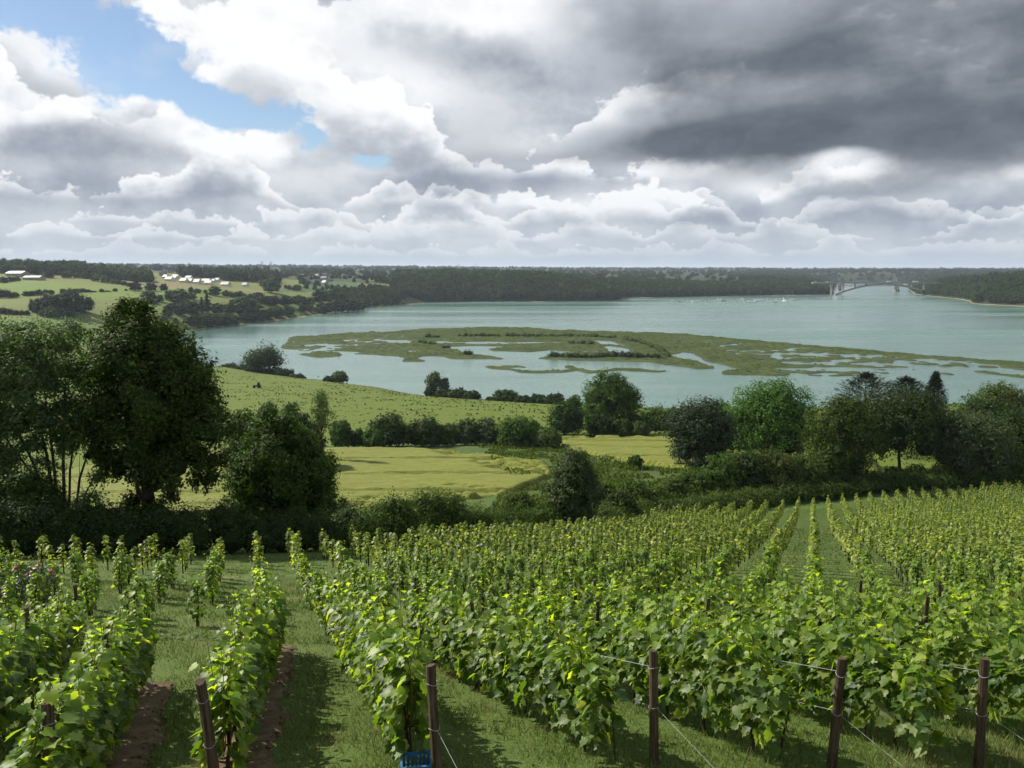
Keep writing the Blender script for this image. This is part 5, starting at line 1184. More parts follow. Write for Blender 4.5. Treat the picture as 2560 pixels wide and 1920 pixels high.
for k, (a, b, h, w, kd) in enumerate(copse): far_tree('copse_tree', 'dark tree of the dome-shaped copse in the far left fields', 'dark copse in the left fields', *z1((a, b)), h / 2.572, w / 2.572, kd, rg)
far_tree('copse_tree', 'narrow dark tree standing left of the dome-shaped copse', None, *z1((215, 462)), 84 / 2.572, 52 / 2.572, 'dark', rg)
for k, (a, b, h, w) in enumerate(((275, 492, 46, 46), (325, 497, 70, 72), (390, 498, 68, 70), (455, 495, 45, 60))): far_tree('copse_bush', ['smallest pale bush at the left foot of the copse', 'pale round bush below the copse, second from left', 'pale round bush below the copse, third from left', 'low bush at the right foot of the copse'][k], 'pale bushes under the copse', *z1((a, b)), h / 2.572, w / 2.572, 'pale', rg, 'bush')
hedge_b = [(10, 372, 52, 60), (50, 372, 50, 60), (95, 368, 34, 50), (170, 360, 30, 50), (210, 358, 32, 50), (250, 356, 38, 50), (295, 352, 34, 44), (330, 350, 30, 40), (410, 345, 32, 50), (450, 343, 30, 50), (490, 340, 28, 50), (530, 336, 26, 44), (565, 335, 18, 36), (655, 335, 22, 32), (740, 330, 20, 30),
           (20, 475, 40, 60), (60, 478, 36, 50), (100, 480, 30, 50), (140, 480, 28, 40), (175, 482, 30, 40), (600, 335, 10, 40), (690, 332, 9, 40), (810, 325, 12, 20)]
for a, b, h, w in hedge_b: far_tree('hedgerow_bush', 'dark hedgerow bush between the far left pastures', 'hedgerow bushes between the far left pastures', *z1((a, b)), h / 2.572, w / 2.572, 'bush', rg, 'bush')
mids = [(870, 325, 66, 84, 'round'), (970, 325, 52, 82, 'round'), (1055, 326, 48, 54, 'round'), (960, 385, 62, 100, 'dark'), (1030, 396, 46, 54, 'round'), (880, 402, 36, 66, 'dark'), (940, 405, 26, 60, 'bush'), (990, 408, 24, 60, 'bush'), (1090, 388, 72, 64, 'round'), (1160, 402, 92, 120, 'pale'), (1235, 382, 52, 64, 'round'), (1230, 336, 36, 42, 'dark'), (1270, 341, 32, 50, 'dark'), (1320, 342, 26, 26, 'dark'), (1380, 357, 66, 84, 'round'), (1460, 362, 42, 64, 'round'), (1500, 366, 30, 50, 'bush'),
        (500, 245, 40, 60, 'round'), (560, 250, 44, 60, 'round'), (615, 265, 46, 60, 'pale'), (680, 276, 50, 70, 'pale'), (730, 282, 34, 40, 'pale'), (765, 286, 34, 40, 'round'), (800, 292, 30, 40, 'round'), (835, 300, 30, 44, 'round'), (320, 245, 46, 60, 'round'), (430, 245, 46, 70, 'round'), (290, 240, 34, 50, 'pale'), (20, 275, 40, 70, 'dark'), (70, 268, 36, 60, 'dark'), (110, 262, 28, 50, 'dark')]
for a, b, h, w, kd in mids: far_tree('field_tree', 'separate tree standing among the far left fields', 'separate trees in the far left fields', *z1((a, b)), h / 2.572, w / 2.572, kd, rg)
shore_t = [(1080, 492, 80, 76, 'dark'), (1050, 540, 60, 60, 'dark'), (1130, 560, 62, 44, 'dark'), (1160, 482, 72, 90, 'round'), (1240, 472, 84, 110, 'round'), (1335, 472, 122, 80, 'cone'), (1300, 474, 100, 70, 'cone'), (1400, 472, 74, 84, 'dark'), (1470, 474, 72, 90, 'dark'), (1570, 474, 114, 150, 'dark'), (1625, 470, 90, 110, 'dark'), (1520, 440, 70, 90, 'round'), (1600, 400, 60, 90, 'round'), (1200, 440, 60, 80, 'round'), (1120, 440, 40, 70, 'round'),
           (1260, 552, 74, 120, 'bush'), (1350, 552, 80, 130, 'bush'), (1440, 547, 76, 130, 'bush'), (1505, 540, 60, 90, 'bush'), (1590, 517, 46, 130, 'bush'), (1660, 510, 52, 110, 'bush'), (1720, 502, 62, 120, 'bush'), (1785, 492, 62, 110, 'round'), (1850, 484, 66, 90, 'dark'), (1920, 412, 62, 100, 'round'), (1985, 422, 60, 90, 'round'), (2060, 402, 90, 110, 'dark'), (2120, 395, 80, 100, 'round'), (2190, 402, 74, 90, 'round'), (1760, 420, 70, 110, 'dark'), (1840, 420, 70, 100, 'round'), (1700, 410, 60, 100, 'round'), (1660, 372, 40, 80, 'round'), (1540, 366, 40, 70, 'round'),
           (1950, 462, 40, 60, 'bush'), (1990, 458, 44, 50, 'bush'), (2080, 472, 76, 120, 'round'), (2160, 468, 90, 120, 'round'), (2240, 462, 90, 120, 'round'), (2300, 455, 80, 120, 'round'), (1745, 340, 100, 110, 'pale')]
for a, b, h, w, kd in shore_t: far_tree('shore_wood_tree', 'tree of the wooded left bank of the bay', 'trees along the wooded left bank', *z1((a, b)), h / 2.572, w / 2.572, kd, rg)

# woods that read as one mass: crowns set out over the far banks and the horizon
proto_col = bpy.data.collections.new('far_crowns')
for nm in ('round', 'dark', 'pale', 'round', 'cone'):
    for q, (c_, t_) in enumerate(FP[nm][:3]):
        proto_col.objects.link(bpy.data.objects.new(f'far_crown_{len(proto_col.objects):02d}', c_))
NPROTO = len(proto_col.objects)
def scatter(name, label, pts, scl, pid):
    me = bpy.data.meshes.new(name); pts = np.asarray(pts, np.float32); n = len(pts); me.vertices.add(n); me.vertices.foreach_set('co', pts.ravel())
    for an, ty, dat in (('scl', 'FLOAT_VECTOR', scl), ('rotz', 'FLOAT', rg.random(n) * 6.28), ('pid', 'INT', pid)):
        at = me.attributes.new(an, ty, 'POINT'); at.data.foreach_set('vector' if ty == 'FLOAT_VECTOR' else 'value', np.asarray(dat, np.int32 if ty == 'INT' else np.float32).ravel())
    o = link(name, me); tag(o, label, 'wood', kind='stuff')
    ng = bpy.data.node_groups.new(name, 'GeometryNodeTree'); ng.interface.new_socket('Geometry', in_out='INPUT', socket_type='NodeSocketGeometry'); ng.interface.new_socket('Geometry', in_out='OUTPUT', socket_type='NodeSocketGeometry')
    nd = ng.nodes; gi_, go_ = nd.new('NodeGroupInput'), nd.new('NodeGroupOutput'); ci = nd.new('GeometryNodeCollectionInfo'); ci.inputs['Collection'].default_value = proto_col; ci.inputs['Separate Children'].default_value = True; ci.inputs['Reset Children'].default_value = True
    ip = nd.new('GeometryNodeInstanceOnPoints'); ip.inputs['Pick Instance'].default_value = True
    def na(nm, ty):
        a = nd.new('GeometryNodeInputNamedAttribute'); a.data_type = ty; a.inputs[0].default_value = nm; return [q for q in a.outputs if q.enabled][0]
    cx_ = nd.new('ShaderNodeCombineXYZ'); L = ng.links.new; L(na('rotz', 'FLOAT'), cx_.inputs[2])
    L(gi_.outputs[0], ip.inputs['Points']); L(ci.outputs[0], ip.inputs['Instance']); L(na('pid', 'INT'), ip.inputs['Instance Index']); L(cx_.outputs[0], ip.inputs['Rotation']); L(na('scl', 'FLOAT_VECTOR'), ip.inputs['Scale']); L(ip.outputs[0], go_.inputs[0])
    md = o.modifiers.new('crowns', 'NODES'); md.node_group = ng
    return o
def wood(name, label, px0, px1, y0, y1, n, h0, h1, kinds, test=None, wfac=1.0, shore_min=4.0):
    n = n * 3; Y = y0 + (y1 - y0) * rg.random(n); X = ((px0 + (px1 - px0) * rg.random(n)) - 1280) / F * Y * 1.0; Z = ground(X, Y); s = seg_dist(X, Y, WATER); ok = (Z > 0.8) & (s > shore_min) & (rg.random(n) < np.where(s < 75, 1.0, 0.34)) & ~inside(X, Y, WATER)
    if test is not None: ok &= test(X, Y, Z)
    X, Y, Z = X[ok], Y[ok], Z[ok]; n = len(X); h = (h0 + (h1 - h0) * rg.random(n) ** 2) * (0.62 + 0.76 * fbm(X / 70, Y / 70, 3, 17)); w_ = h * (0.75 + 0.4 * rg.random(n)) * wfac
    pid = np.array(kinds)[rg.integers(0, len(kinds), n)]; 
    return scatter(name, label, np.stack([X, Y, Z - 0.3], -1), np.stack([w_ / 11, w_ / 11, h / 12], -1), pid)
MIX = [0, 1, 2, 3, 4, 5, 6, 7, 9, 10, 11]
wood('far_wood', 'dense wood covering the far bank in the middle', 985, 1560, 1570, 2100, 2600, 12, 19, MIX + [0, 1, 2], None, 1.0)
wood('far_wood', 'wooded bank where the left shore meets the far bank', 840, 1010, 1300, 1620, 160, 10, 15, MIX, lambda X, Y, Z: seg_dist(X, Y, WATER) < 110, 1.0)
wood('far_wood', 'lower wood on the far bank left of the bridge', 1540, 2072, 1800, 2300, 2200, 11, 16, MIX, None, 1.0)
wood('far_wood', 'dark wooded headland at the right edge', 2235, 2760, 1380, 2150, 2600, 13, 20, [3, 4, 5, 0, 1, 3, 4, 12], None, 1.0)
wood('far_wood', 'wood on the crest above the farm at far left', -160, 225, 1270, 1480, 700, 12, 19, MIX + [3, 4], None, 1.0)
wood('far_wood', 'wood sloping down right of the farm', 215, 385, 1230, 1430, 420, 10, 15, MIX + [6, 7], None, 1.0)
wood('far_wood', 'wood and pines behind the village', 455, 700, 1460, 1760, 700, 11, 18, MIX + [12, 13, 14, 12], None, 1.0)
wood('far_wood', 'trees among the houses and fields left of the far bank', 660, 1000, 1330, 2200, 420, 8, 14, MIX, lambda X, Y, Z: fbm(X / 90, Y / 90, 3, 23) > 0.5, 1.0)
wood('horizon_wood', 'wooded slopes behind the bridges', 1850, 2560, 2250, 5200, 1500, 12, 18, [0, 1, 2, 3, 4, 5], None, 1.5)
wood('horizon_wood', 'hazy wooded ridges along the horizon', -400, 2960, 2150, 9500, 5000, 12, 19, [0, 1, 2, 3, 4, 5], lambda X, Y, Z: (fbm(X / 500, Y / 700, 4, 29) > 0.40) | (X > 500), 1.5)
# scrub on the marsh banks
def marsh_scrub(label, pts, hgt, leaf, n, seed):
    rg2 = np.random.default_rng(seed); W = at_z(np.array([p[0] for p in pts]), np.array([p[1] for p in pts])); L = []
    seg = np.linspace(0, len(W) - 1, max(3, int(sum(np.hypot(*(W[i + 1] - W[i])) for i in range(len(W) - 1)) / 2.6)))
    for t in seg:
        i = min(int(t), len(W) - 2); p_ = W[i] + (W[i + 1] - W[i]) * (t - i); r = hgt * (0.4 + 0.35 * rg2.random())
        L.append((p_[0] + rg2.normal() * 0.8, p_[1] + rg2.normal() * 2.0, 0.3 + r * 0.7, r * 1.3, r * 1.6, r))
    o = link('marsh_scrub', crown_mesh('marsh_scrub', L, n, 0.9, LM[leaf], rg2, 0.75, k=12)); tag(o, label, 'scrub', kind='stuff')
for k, (lab, pts, h, lf, n) in enumerate((('dark scrub line on the northern marsh bank, left part', zp(Z2, (775, 622), (1020, 622)), 3.4, 'olive', 1500), ('dark scrub line on the northern marsh bank, middle part', zp(Z2, (1080, 622), (1290, 622)), 3.4, 'olive', 1300), ('dark scrub line on the northern marsh bank, right part', zp(Z2, (1300, 624), (1520, 622), (1760, 632)), 3.0, 'olive', 1600), ('small dark thicket on the western marsh', zp(Z2, (555, 628), (620, 630)), 3.4, 'dark', 500),
        ('rounded scrub patch inside the marsh ring', zp(Z2, (1480, 668), (1600, 672)), 3.4, 'olive', 800), ('brown reed bank curving down the marsh ring', zp(Z2, (1830, 640), (1950, 668), (2040, 705), (2110, 755)), 3.4, 'olive', 1800), ('dark bushes on the southern ring island, left', zp(Z2, (1360, 756), (1430, 754)), 3.6, 'dark', 400), ('dark bushes on the southern ring island, middle', zp(Z2, (1480, 758), (1640, 758), (1830, 756)), 3.8, 'dark', 1800), ('dark bushes on the southern ring island, right', zp(Z2, (1840, 758), (2050, 762)), 3.8, 'dark', 1200),
        ('two dark bushes on the western marsh spit', zp(Z2, (805, 740), (850, 740)), 3.6, 'dark', 240), ('single dark bush above the western marsh spit', zp(Z2, (680, 700), (692, 700)), 3.4, 'dark', 120), ('pale bushes on the grassy marsh bank', zp(Z2, (520, 662), (600, 678)), 3.2, 'green', 260))):
    marsh_scrub(lab, pts, h, lf, n, 900 + k)

# ---------------------------------------------------------------- farm, village, spire, pylons
m = new_mat('slate_roof'); tco = S(S.tree.nodes.new('ShaderNodeTexCoord').outputs['Object']); n_ = noise(tco, 1.2, 4, 0.6)
out_shader(principled(mixc(n_, (0.09, 0.10, 0.115), (0.15, 0.16, 0.175)), 0.55, 0.45)); M_slate = m
M_metal = plain_mat('barn_roof', (0.36, 0.36, 0.35), 0.5, 0.45, 0.1, 0.5); M_wall = plain_mat('cream_render', (0.55, 0.52, 0.46), 0.9, 0.2, 0.12, 0.7); M_stone = plain_mat('granite_wall', (0.26, 0.235, 0.20), 0.9, 0.2, 0.2, 0.8)
M_pane = plain_mat('window_glass', (0.03, 0.04, 0.05), 0.15, 0.6); M_conc = plain_mat('bridge_concrete', (0.27, 0.265, 0.25), 0.85, 0.2, 0.15, 0.2); M_steel = plain_mat('pylon_steel', (0.22, 0.23, 0.24), 0.6, 0.4); M_white2 = plain_mat('boat_white', (0.80, 0.80, 0.78), 0.35, 0.5, 0.05); M_pink = plain_mat('tower_concrete', (0.20, 0.165, 0.15), 0.85, 0.2, 0.15, 0.2)
def house(label, px, pb, w, d, hw, pitch, rz, roof, wall, group='houses of the far village', name='house', chim=True, wins=3, dz_=0.0):
    x, y, z = hit(px, pb); t = empty(name, (x, y, z + dz_), rz); tag(t, label, 'house' if name == 'house' else 'barn', group)
    rh = d / 2 * math.tan(pitch); e = 0.35
    MB().add([(-w/2, -d/2, -1), (w/2, -d/2, -1), (w/2, d/2, -1), (-w/2, d/2, -1), (-w/2, -d/2, hw), (w/2, -d/2, hw), (w/2, d/2, hw), (-w/2, d/2, hw), (-w/2, 0, hw + rh - 0.05), (w/2, 0, hw + rh - 0.05)],
             [(0, 1, 5, 4), (1, 2, 6, 9, 5), (2, 3, 7, 6), (3, 0, 4, 8, 7)]).build('wall', wall, t)
    k = e * math.tan(pitch); th = 0.18
    rf = MB().add([(-w/2-e, -d/2-e, hw-k), (w/2+e, -d/2-e, hw-k), (w/2+e, 0, hw+rh), (-w/2-e, 0, hw+rh), (w/2+e, d/2+e, hw-k), (-w/2-e, d/2+e, hw-k),
                   (-w/2-e, -d/2-e, hw-k+th), (w/2+e, -d/2-e, hw-k+th), (w/2+e, 0, hw+rh+th), (-w/2-e, 0, hw+rh+th), (w/2+e, d/2+e, hw-k+th), (-w/2-e, d/2+e, hw-k+th)],
                  [(6, 7, 8, 9), (9, 8, 10, 11), (0, 3, 2, 1), (3, 5, 4, 2), (0, 1, 7, 6), (5, 11, 10, 4), (1, 2, 8, 7), (2, 4, 10, 8), (0, 6, 9, 3), (3, 9, 11, 5)]).build('roof', roof, t)
    if chim:
        MB().box((w/2 - 0.6, 0, hw + rh + 0.5), (0.9, 0.7, 1.6)).build('chimney', wall, rf)
    for i in range(wins):
        q = ((i + 0.5) / wins - 0.5) * w * 0.9
        if i == wins // 2 and wins > 1: MB().box((q, -d/2 - 0.02, 1.05), (1.0, 0.08, 2.1)).build('door', M_pane, t)
        else:
            f_ = MB().box((q, -d/2 - 0.02, 1.5), (1.2, 0.08, 1.3)).build('window', M_white2, t); MB().box((q, -d/2 - 0.05, 1.5), (1.0, 0.08, 1.1)).build('pane', M_pane, f_)
    return t
def zb(a, b): return 400 + a / 5.144, 630 + b / 5.144
def za(a, b): return a / 5.144, 630 + b / 5.144
vil = [((125, 372), 13, 9, 'white'), ((185, 360), 9, 8, 'slate'), ((310, 392), 12, 9, 'white'), ((385, 396), 12, 9, 'white'), ((432, 400), 7, 8, 'white'), ((485, 408), 11, 10, 'white'), ((205, 338), 12, 8, 'slate'), ((375, 352), 12, 8, 'slate'), ((600, 392), 16, 8, 'slate'), ((630, 420), 13, 9, 'slate'), ((690, 395), 7, 8, 'slate'), ((742, 380), 8, 8, 'slate'), ((845, 440), 15, 9, 'wall'), ((1098, 444), 9, 8, 'slate'), ((75, 340), 8, 8, 'slate'), ((30, 310), 10, 8, 'grey'), ((140, 270), 10, 8, 'grey'), ((60, 280), 9, 8, 'grey'), ((345, 322), 8, 8, 'grey'),
       ((1820, 320), 16, 9, 'grey'), ((1985, 318), 26, 10, 'slate'), ((1880, 360), 12, 9, 'grey'), ((1930, 350), 12, 9, 'grey'), ((1940, 410), 16, 9, 'grey'), ((2110, 350), 14, 9, 'grey'), ((2180, 380), 12, 9, 'grey'), ((2060, 395), 12, 9, 'grey'), ((1790, 345), 10, 8, 'grey'), ((2190, 320), 12, 9, 'grey'), ((2120, 410), 12, 9, 'grey'), ((1850, 300), 10, 8, 'grey')]
rg = np.random.default_rng(950)
for k, ((a, b), w, d, kd) in enumerate(vil):
    grp = 'grey houses of the right-hand village' if a > 1500 else ('glinting-roofed houses in the village row' if kd in ('white', 'slate', 'wall') else 'grey houses behind the glinting row')
    lab = {'grey houses of the right-hand village': 'grey-roofed village house right of the dark pine wood', 'glinting-roofed houses in the village row': 'house with roof glinting in the sun in the far village row', 'grey houses behind the glinting row': 'grey house behind the glinting village row'}[grp]
    px0, py0 = zb(a, b); azh = math.atan2(px0 - 1280, F)
    house(lab, px0, py0, w, d, 3.0, R(40), -azh * 0.0 + R(21 if kd != 'grey' else rg.normal() * 40) * -1, M_slate, M_wall if kd != 'grey' else M_stone, grp, wins=3 if w > 9 else 2)
house('long farm barn with bright pale roof at far left', *za(230, 312), 34, 14, 4.0, R(24), R(-22), M_metal, M_stone, 'farm buildings at far left', 'barn', False, 5, 0.5)
house('low grey farm barn right of the bright barn', *za(440, 360), 28, 12, 3.4, R(22), R(-12), M_slate, M_stone, 'farm buildings at far left', 'barn', False, 5, 0.2)
house('small pale-roofed house at the wood edge right of the farm', *za(1225, 282), 17, 9, 3.2, R(40), R(-20), M_slate, M_wall, None, 'house', True, 3, 1.0)
house('low white-roofed shed left of the wood-edge house', *za(1108, 276), 10, 7, 2.6, R(30), R(-20), M_metal, M_wall, None, 'barn', False, 2, 1.0)
# church far off
x, y, z = at_y(1540, 690, 4300); t = empty('church', (x, y, gz(x, y))); tag(t, 'distant church with a tall pointed spire on the horizon', 'church')
zt = at_y(1540, 664, 4300)[2]; h = zt - gz(x, y)
MB().box((0, 0, h * 0.22), (7, 7, h * 0.44)).build('tower', M_stone, t); MB().box((0, 0, h * 0.72), (7.2, 7.2, h * 0.56), 0, 0.03).build('spire', M_slate, t)
MB().box((18, 0, h * 0.08), (30, 12, h * 0.16)).build('nave', M_stone, t); MB().add([(3.5, -6.5, h*.16), (33, -6.5, h*.16), (33, 6.5, h*.16), (3.5, 6.5, h*.16), (3.5, 0, h*.30), (33, 0, h*.30)], [(0, 1, 5, 4), (2, 3, 4, 5), (1, 2, 5), (0, 4, 3)]).build('nave_roof', M_slate, t)
def pylon(label, px, ptop, pbase, Y, group):
    x, _, zt = at_y(px, ptop, Y); zb_ = gz(x, Y); h = zt - zb_; t = empty('pylon', (x, Y, zb_)); tag(t, label, 'pylon', group); w = 5.5
    for i, j in ((-1, -1), (1, -1), (1, 1), (-1, 1)): MB().tube([(i * w, j * w, -1), (i * 1.2, j * 1.2, h * 0.6), (i * 0.5, j * 0.5, h)], 0.35, 4).build('leg', M_steel, t)
    br = MB()
    for q in range(7):
        z0, z1_ = h * q / 8, h * (q + 1) / 8; w0, w1 = (w - (w - 1.2) * min(1, z0 / (h * .6))), (w - (w - 1.2) * min(1, z1_ / (h * .6)))
        for s_ in (-1, 1): br.tube([(-w0, s_ * w0, z0), (w1, s_ * w1, z1_)], 0.2, 3); br.tube([(w0, s_ * w0, z0), (-w1, s_ * w1, z1_)], 0.2, 3)
    link('brace', br.data('brace', M_steel), t)['kind'] = 'stuff'
    for q in (0.70, 0.82, 0.94): MB().tube([(-7, 0, h * q), (0, 0, h * q + 0.8), (7, 0, h * q)], 0.3, 4).build('cross_arm', M_steel, t)
pylon('lattice pylon behind the village, the left one', 400 + 1310 / 5.144, 653, 676, 2600, 'pylons on the horizon'); pylon('lattice pylon behind the village, the right one', 400 + 1425 / 5.144, 654, 676, 2600, 'pylons on the horizon')
pylon('lattice pylon above the middle wood, the left one', 850 + 763 / 2.572, 660, 682, 3000, 'pylons on the horizon'); pylon('lattice pylon above the middle wood, the right one', 850 + 875 / 2.572, 662, 682, 3000, 'pylons on the horizon')

# ---------------------------------------------------------------- bridges
YB = 2020.0
def bx(px): return (px - 1280) / F * (YB * CP + 45 * SP)
def bzz(py): return at_y(2200, py, YB)[2]
zd = bzz(706.0); x0, x1 = bx(2030), bx(2400); t = empty('arch_bridge', (bx(2210), YB, 0)); tag(t, 'long concrete arch bridge carrying a road over the estuary', 'bridge')
ox = -bx(2210)
MB().box(((x0 + x1) / 2 + ox, 0, zd - 1.3), (x1 - x0, 12, 2.6)).build('deck', M_conc, t)
for s_ in (-1, 1):
    MB().box(((x0 + x1) / 2 + ox, s_ * 6.1, zd + 0.45), (x1 - x0, 0.25, 1.0)).build('parapet', M_conc, t)
half = bx(2330) - bx(2209); zc = zd - 4.2; z0_ = 1.5; ar = MB(); N_ = 28; pts = []
for i in range(N_ + 1):
    q = i / N_ * 2 - 1; zz_ = z0_ + (zc - z0_) * (1 - abs(q) ** 1.9); th = 5.2 - 1.4 * (1 - abs(q)); pts.append((q * half, zz_, th))
vv, ff = [], []
for X, Zq, th in pts:
    for yy_, zq in ((-4, Zq - th / 2), (4, Zq - th / 2), (4, Zq + th / 2), (-4, Zq + th / 2)): vv.append((X, yy_, zq))
for i in range(N_):
    for j in range(4): ff.append((i * 4 + j, i * 4 + (j + 1) % 4, i * 4 + 4 + (j + 1) % 4, i * 4 + 4 + j))
ar.add(vv, ff + [(3, 2, 1, 0), (N_ * 4, N_ * 4 + 1, N_ * 4 + 2, N_ * 4 + 3)]).build('arch', M_conc, t)
for px in (2079, 2108, 2137, 2165, 2253, 2281, 2310, 2336, 2364):
    X = bx(px) + ox; q = abs(X - 0) / half; zb_ = (z0_ + (zc - z0_) * (1 - q ** 1.9)) if q < 0.93 else -2.0
    for s_ in (-1, 1): MB().box((X, s_ * 3.0, (zb_ + zd - 1.8) / 2), (2.6 if q > 0.93 else 1.6, 2.0, zd - 1.8 - zb_)).build('pier', M_conc, t)
# suspension bridge behind
YS = 2360.0; sx = lambda px: (px - 1280) / F * (YS * CP + 45 * SP); sz = lambda py: at_y(2200, py, YS)[2]
t = empty('suspension_bridge', (sx(2170), YS, 0)); tag(t, 'older suspension bridge with two tower pairs behind the arch bridge', 'bridge'); ox = -sx(2170); zdk = sz(713.5); zt_ = sz(695.5)
MB().box((ox + (sx(2040) + sx(2300)) / 2, 0, zdk), (sx(2300) - sx(2040), 8, 1.6)).build('deck', M_conc, t)
for px in (2099, 2240):
    tw = MB()
    for s_ in (-1, 1):
        MB().box((sx(px) + ox, s_ * 5.5, zt_ / 2), (3.2, 2.6, zt_), 0, 0.8).build('tower_leg', M_pink, t)
        MB().box((sx(px) + ox + 5.5, s_ * 5.5, zt_ / 2), (2.6, 2.6, zt_), 0, 0.8).build('tower_leg', M_pink, t)
    MB().box((sx(px) + ox + 2.7, 0, zt_ - 3), (8, 12, 1.6)).build('tower_beam', M_pink, t); MB().box((sx(px) + ox + 2.7, 0, 1.0), (14, 18, 6), 0, 0.8).build('foot', M_pink, t)
for s_ in (-1, 1):
    a, b = sx(2101) + ox, sx(2241) + ox; P = [(sx(2045) + ox, s_ * 5.5, zdk + 1)] + [(a + (b - a) * q, s_ * 5.5, zdk + 2 + (zt_ - zdk - 3) * (2 * q - 1) ** 2) for q in np.linspace(0, 1, 17)] + [(sx(2296) + ox, s_ * 5.5, zdk + 1)]
    MB().tube(P, 0.35, 5).build('cable', M_steel, t)
# lorries and vans on the arch bridge
M_tarp = plain_mat('lorry_white', (0.72, 0.72, 0.72), 0.5, 0.4)
for k, (px, ln, lab) in enumerate(((2218.5, 9.0, 'white lorry on the arch bridge above the crown'), (2286, 14.0, 'long white lorry on the arch bridge towards the right bank'), (2066, 5.5, 'white van on the arch bridge near the left end'), (2037, 4.5, 'small vehicle at the left end of the arch bridge'))):
    t = empty('lorry' if ln > 6 else 'van', (bx(px), YB - 2.5, zd)); tag(t, lab, 'lorry' if ln > 6 else 'van', 'traffic on the arch bridge'); hb = 2.9 if ln > 6 else 1.7
    MB().box((0.9, 0, 0.6 + hb / 2), (ln - 1.8, 2.4, hb)).build('cargo_box', M_tarp, t); cb = MB().box((-ln / 2 + 0.85, 0, 1.5), (1.7, 2.3, 1.9), 0, 0.92).build('cab', M_tarp, t); MB().box((-ln / 2 + 0.6, 0, 1.9), (1.35, 2.1, 0.6)).build('windscreen', M_glass, cb)
    for wx_ in (-ln / 2 + 1.0, ln / 2 - 1.0):
        for s_ in (-1, 1): MB().tube([(wx_, s_ * 1.25 - 0.12, 0.48), (wx_, s_ * 1.25 + 0.12, 0.48)], 0.46, 10).build('wheel', M_tyre, t)

# ---------------------------------------------------------------- moored boats
M_hull2 = plain_mat('boat_blue', (0.10, 0.14, 0.22), 0.35, 0.5)
def hull_mesh(L, B, H, mat):
    vv, ff = [], []; n = 9
    for i in range(n):
        q = i / (n - 1); w = B / 2 * (1 - q ** 3) * (0.85 + 0.3 * min(q * 2, 1) * 0.5); X = -L / 2 + L * q; sh = H * (0.85 + 0.35 * q * q)
        vv += [(X, -w, sh), (X, -w * 0.7, -0.2), (X, w * 0.7, -0.2), (X, w, sh), (X, w * 0.85, sh - 0.05), (X, -w * 0.85, sh - 0.05)]
    for i in range(n - 1):
        for j in range(6): a, b = i * 6 + j, i * 6 + (j + 1) % 6; ff.append((a, b, b + 6, a + 6))
    ff += [tuple(range(6))[::-1]]
    return MB().add(vv, ff).data('hull', mat, False)
HULL = hull_mesh(7.0, 2.5, 1.0, M_white2); HULL_S = hull_mesh(9.0, 2.9, 1.1, M_white2); HULL_B = hull_mesh(6.0, 2.3, 0.9, M_hull2)
CAB = MB().box((0.4, 0, 1.5), (2.6, 1.7, 1.1), 0, 0.8).data('cabin', M_white2); WIN = MB().box((0.4, 0, 1.62), (2.4, 1.74, 0.4), 0, 0.92).data('window', M_glass); MAST = MB().tube([(0.6, 0, 0.8), (0.6, 0, 10.5)], 0.09, 5).data('mast', M_steel); BOOM = MB().tube([(0.6, 0, 2.1), (-2.8, 0, 2.2)], 0.16, 5).data('boom', M_hull2); LOWC = MB().box((0.2, 0, 1.25), (3.4, 1.6, 0.55), 0, 0.8).data('coachroof', M_white2); MOTOR = MB().box((-3.6, 0, 0.9), (0.4, 0.5, 1.1)).data('outboard_motor', M_tyre)
bo = [(5, 208), (130, 232), (258, 218), (350, 216), (385, 236), (440, 214), (605, 216), (628, 236), (715, 222), (770, 180), (815, 192), (862, 216), (870, 262), (1080, 228), (1176, 176), (1210, 210), (1232, 262), (1300, 236), (1400, 230), (1470, 210), (1488, 242), (1325, 155), (1615, 188), (1680, 208), (1760, 192), (1810, 190), (1725, 242), (1870, 170), (1890, 210), (1930, 234), (2025, 198)]
rg = np.random.default_rng(990)
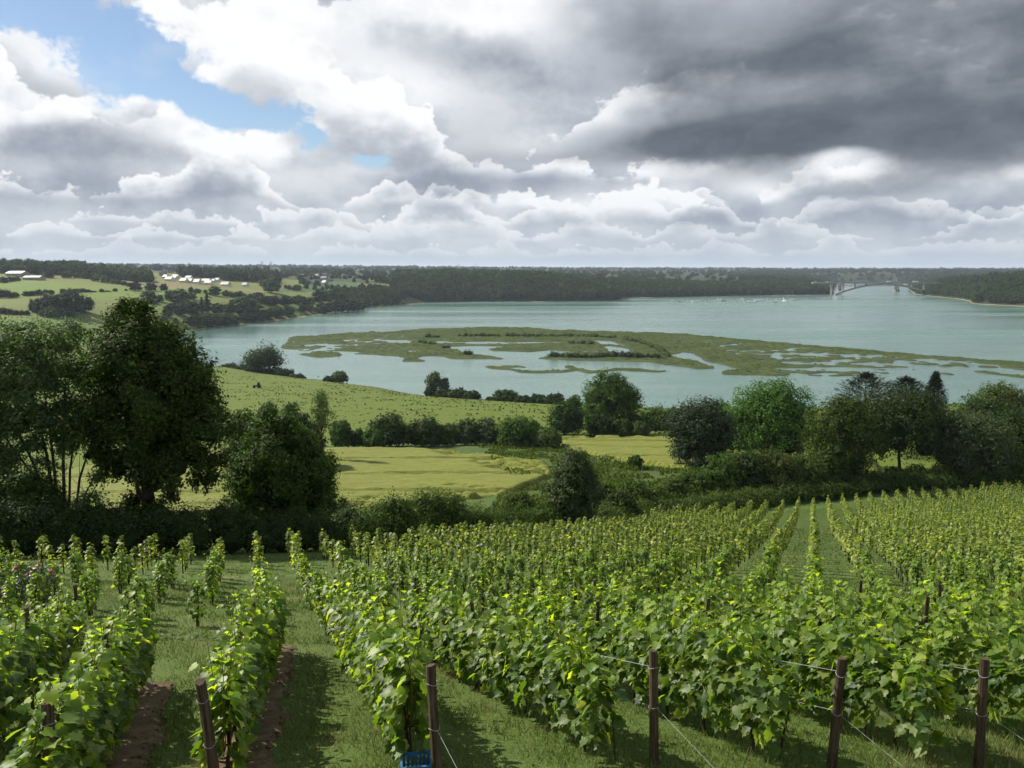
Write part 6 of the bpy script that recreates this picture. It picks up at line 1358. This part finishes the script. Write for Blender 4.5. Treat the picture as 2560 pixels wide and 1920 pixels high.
for k, (a, b) in enumerate(bo):
    px, py = 1680 + a / 6.703, 720 + (b + 6) / 6.703; X, Y = at_z(px, py); s_ = 0.85 + 0.5 * rg.random(); big_ = k in (17, 30, 19)
    t = empty('boat', (X, Y, 0.0), math.pi * (rg.random() < 0.5) + rg.normal() * 0.5, s_ * (1.7 if big_ else 1.15)); kind = 'sail' if (k % 4 == 0 or big_) else ('small' if k % 5 == 1 else 'motor')
    nm = ORD[k] if k < 30 else 'last'
    tag(t, f'{"white sailing boat with bare mast" if kind == "sail" else ("small dark-hulled open boat" if kind == "small" else "white motor boat with cabin")} moored before the far wood', 'boat', {'sail': 'moored sailing boats', 'small': 'moored dark-hulled boats', 'motor': 'moored motor boats'}[kind])
    if kind == 'sail': link('hull', HULL_S, t); link('coachroof', LOWC, t); link('mast', MAST, t); link('boom', BOOM, t)
    elif kind == 'motor': link('hull', HULL, t); c_ = link('cabin', CAB, t); link('window', WIN, c_); link('outboard_motor', MOTOR, t)
    else: link('hull', HULL_B, t); link('outboard_motor', MOTOR, t)

# ---------------------------------------------------------------- look-alikes are told apart by their order across the picture
TENS = ['', '', 'twenty', 'thirty', 'forty', 'fifty']
def ordinal(n):
    if n <= 20: return ORD[n - 1]
    if n % 10 == 0: return TENS[n // 10][:-1] + 'ieth'
    return TENS[n // 10] + '-' + ORD[n % 10 - 1]
by_label = {}
for o in col.objects:
    if o.parent is None and 'label' in o and o.get('kind') is None: by_label.setdefault(o['label'], []).append(o)
for lab, obs in by_label.items():
    if len(obs) > 1:
        obs.sort(key=lambda o: float(project(o.location.x, o.location.y, o.location.z)[0]))
        for k, o in enumerate(obs): o['label'] = f'{lab}, {ordinal(k + 1)} from the left'

# ---------------------------------------------------------------- air
m = new_mat('haze_air'); pv = S.tree.nodes.new('ShaderNodeVolumePrincipled'); pv.inputs['Color'].default_value = (0.72, 0.83, 1.0, 1); pv.inputs['Density'].default_value = 0.00005; pv.inputs['Anisotropy'].default_value = 0.2
o = S.tree.nodes.new('ShaderNodeOutputMaterial'); S.tree.links.new(pv.outputs[0], o.inputs['Volume'])
hz = MB().box((0, 0, 70), (40000, 40000, 150)).build('haze', m); tag(hz, 'thin blue haze filling the air over the estuary', 'haze', kind='stuff')
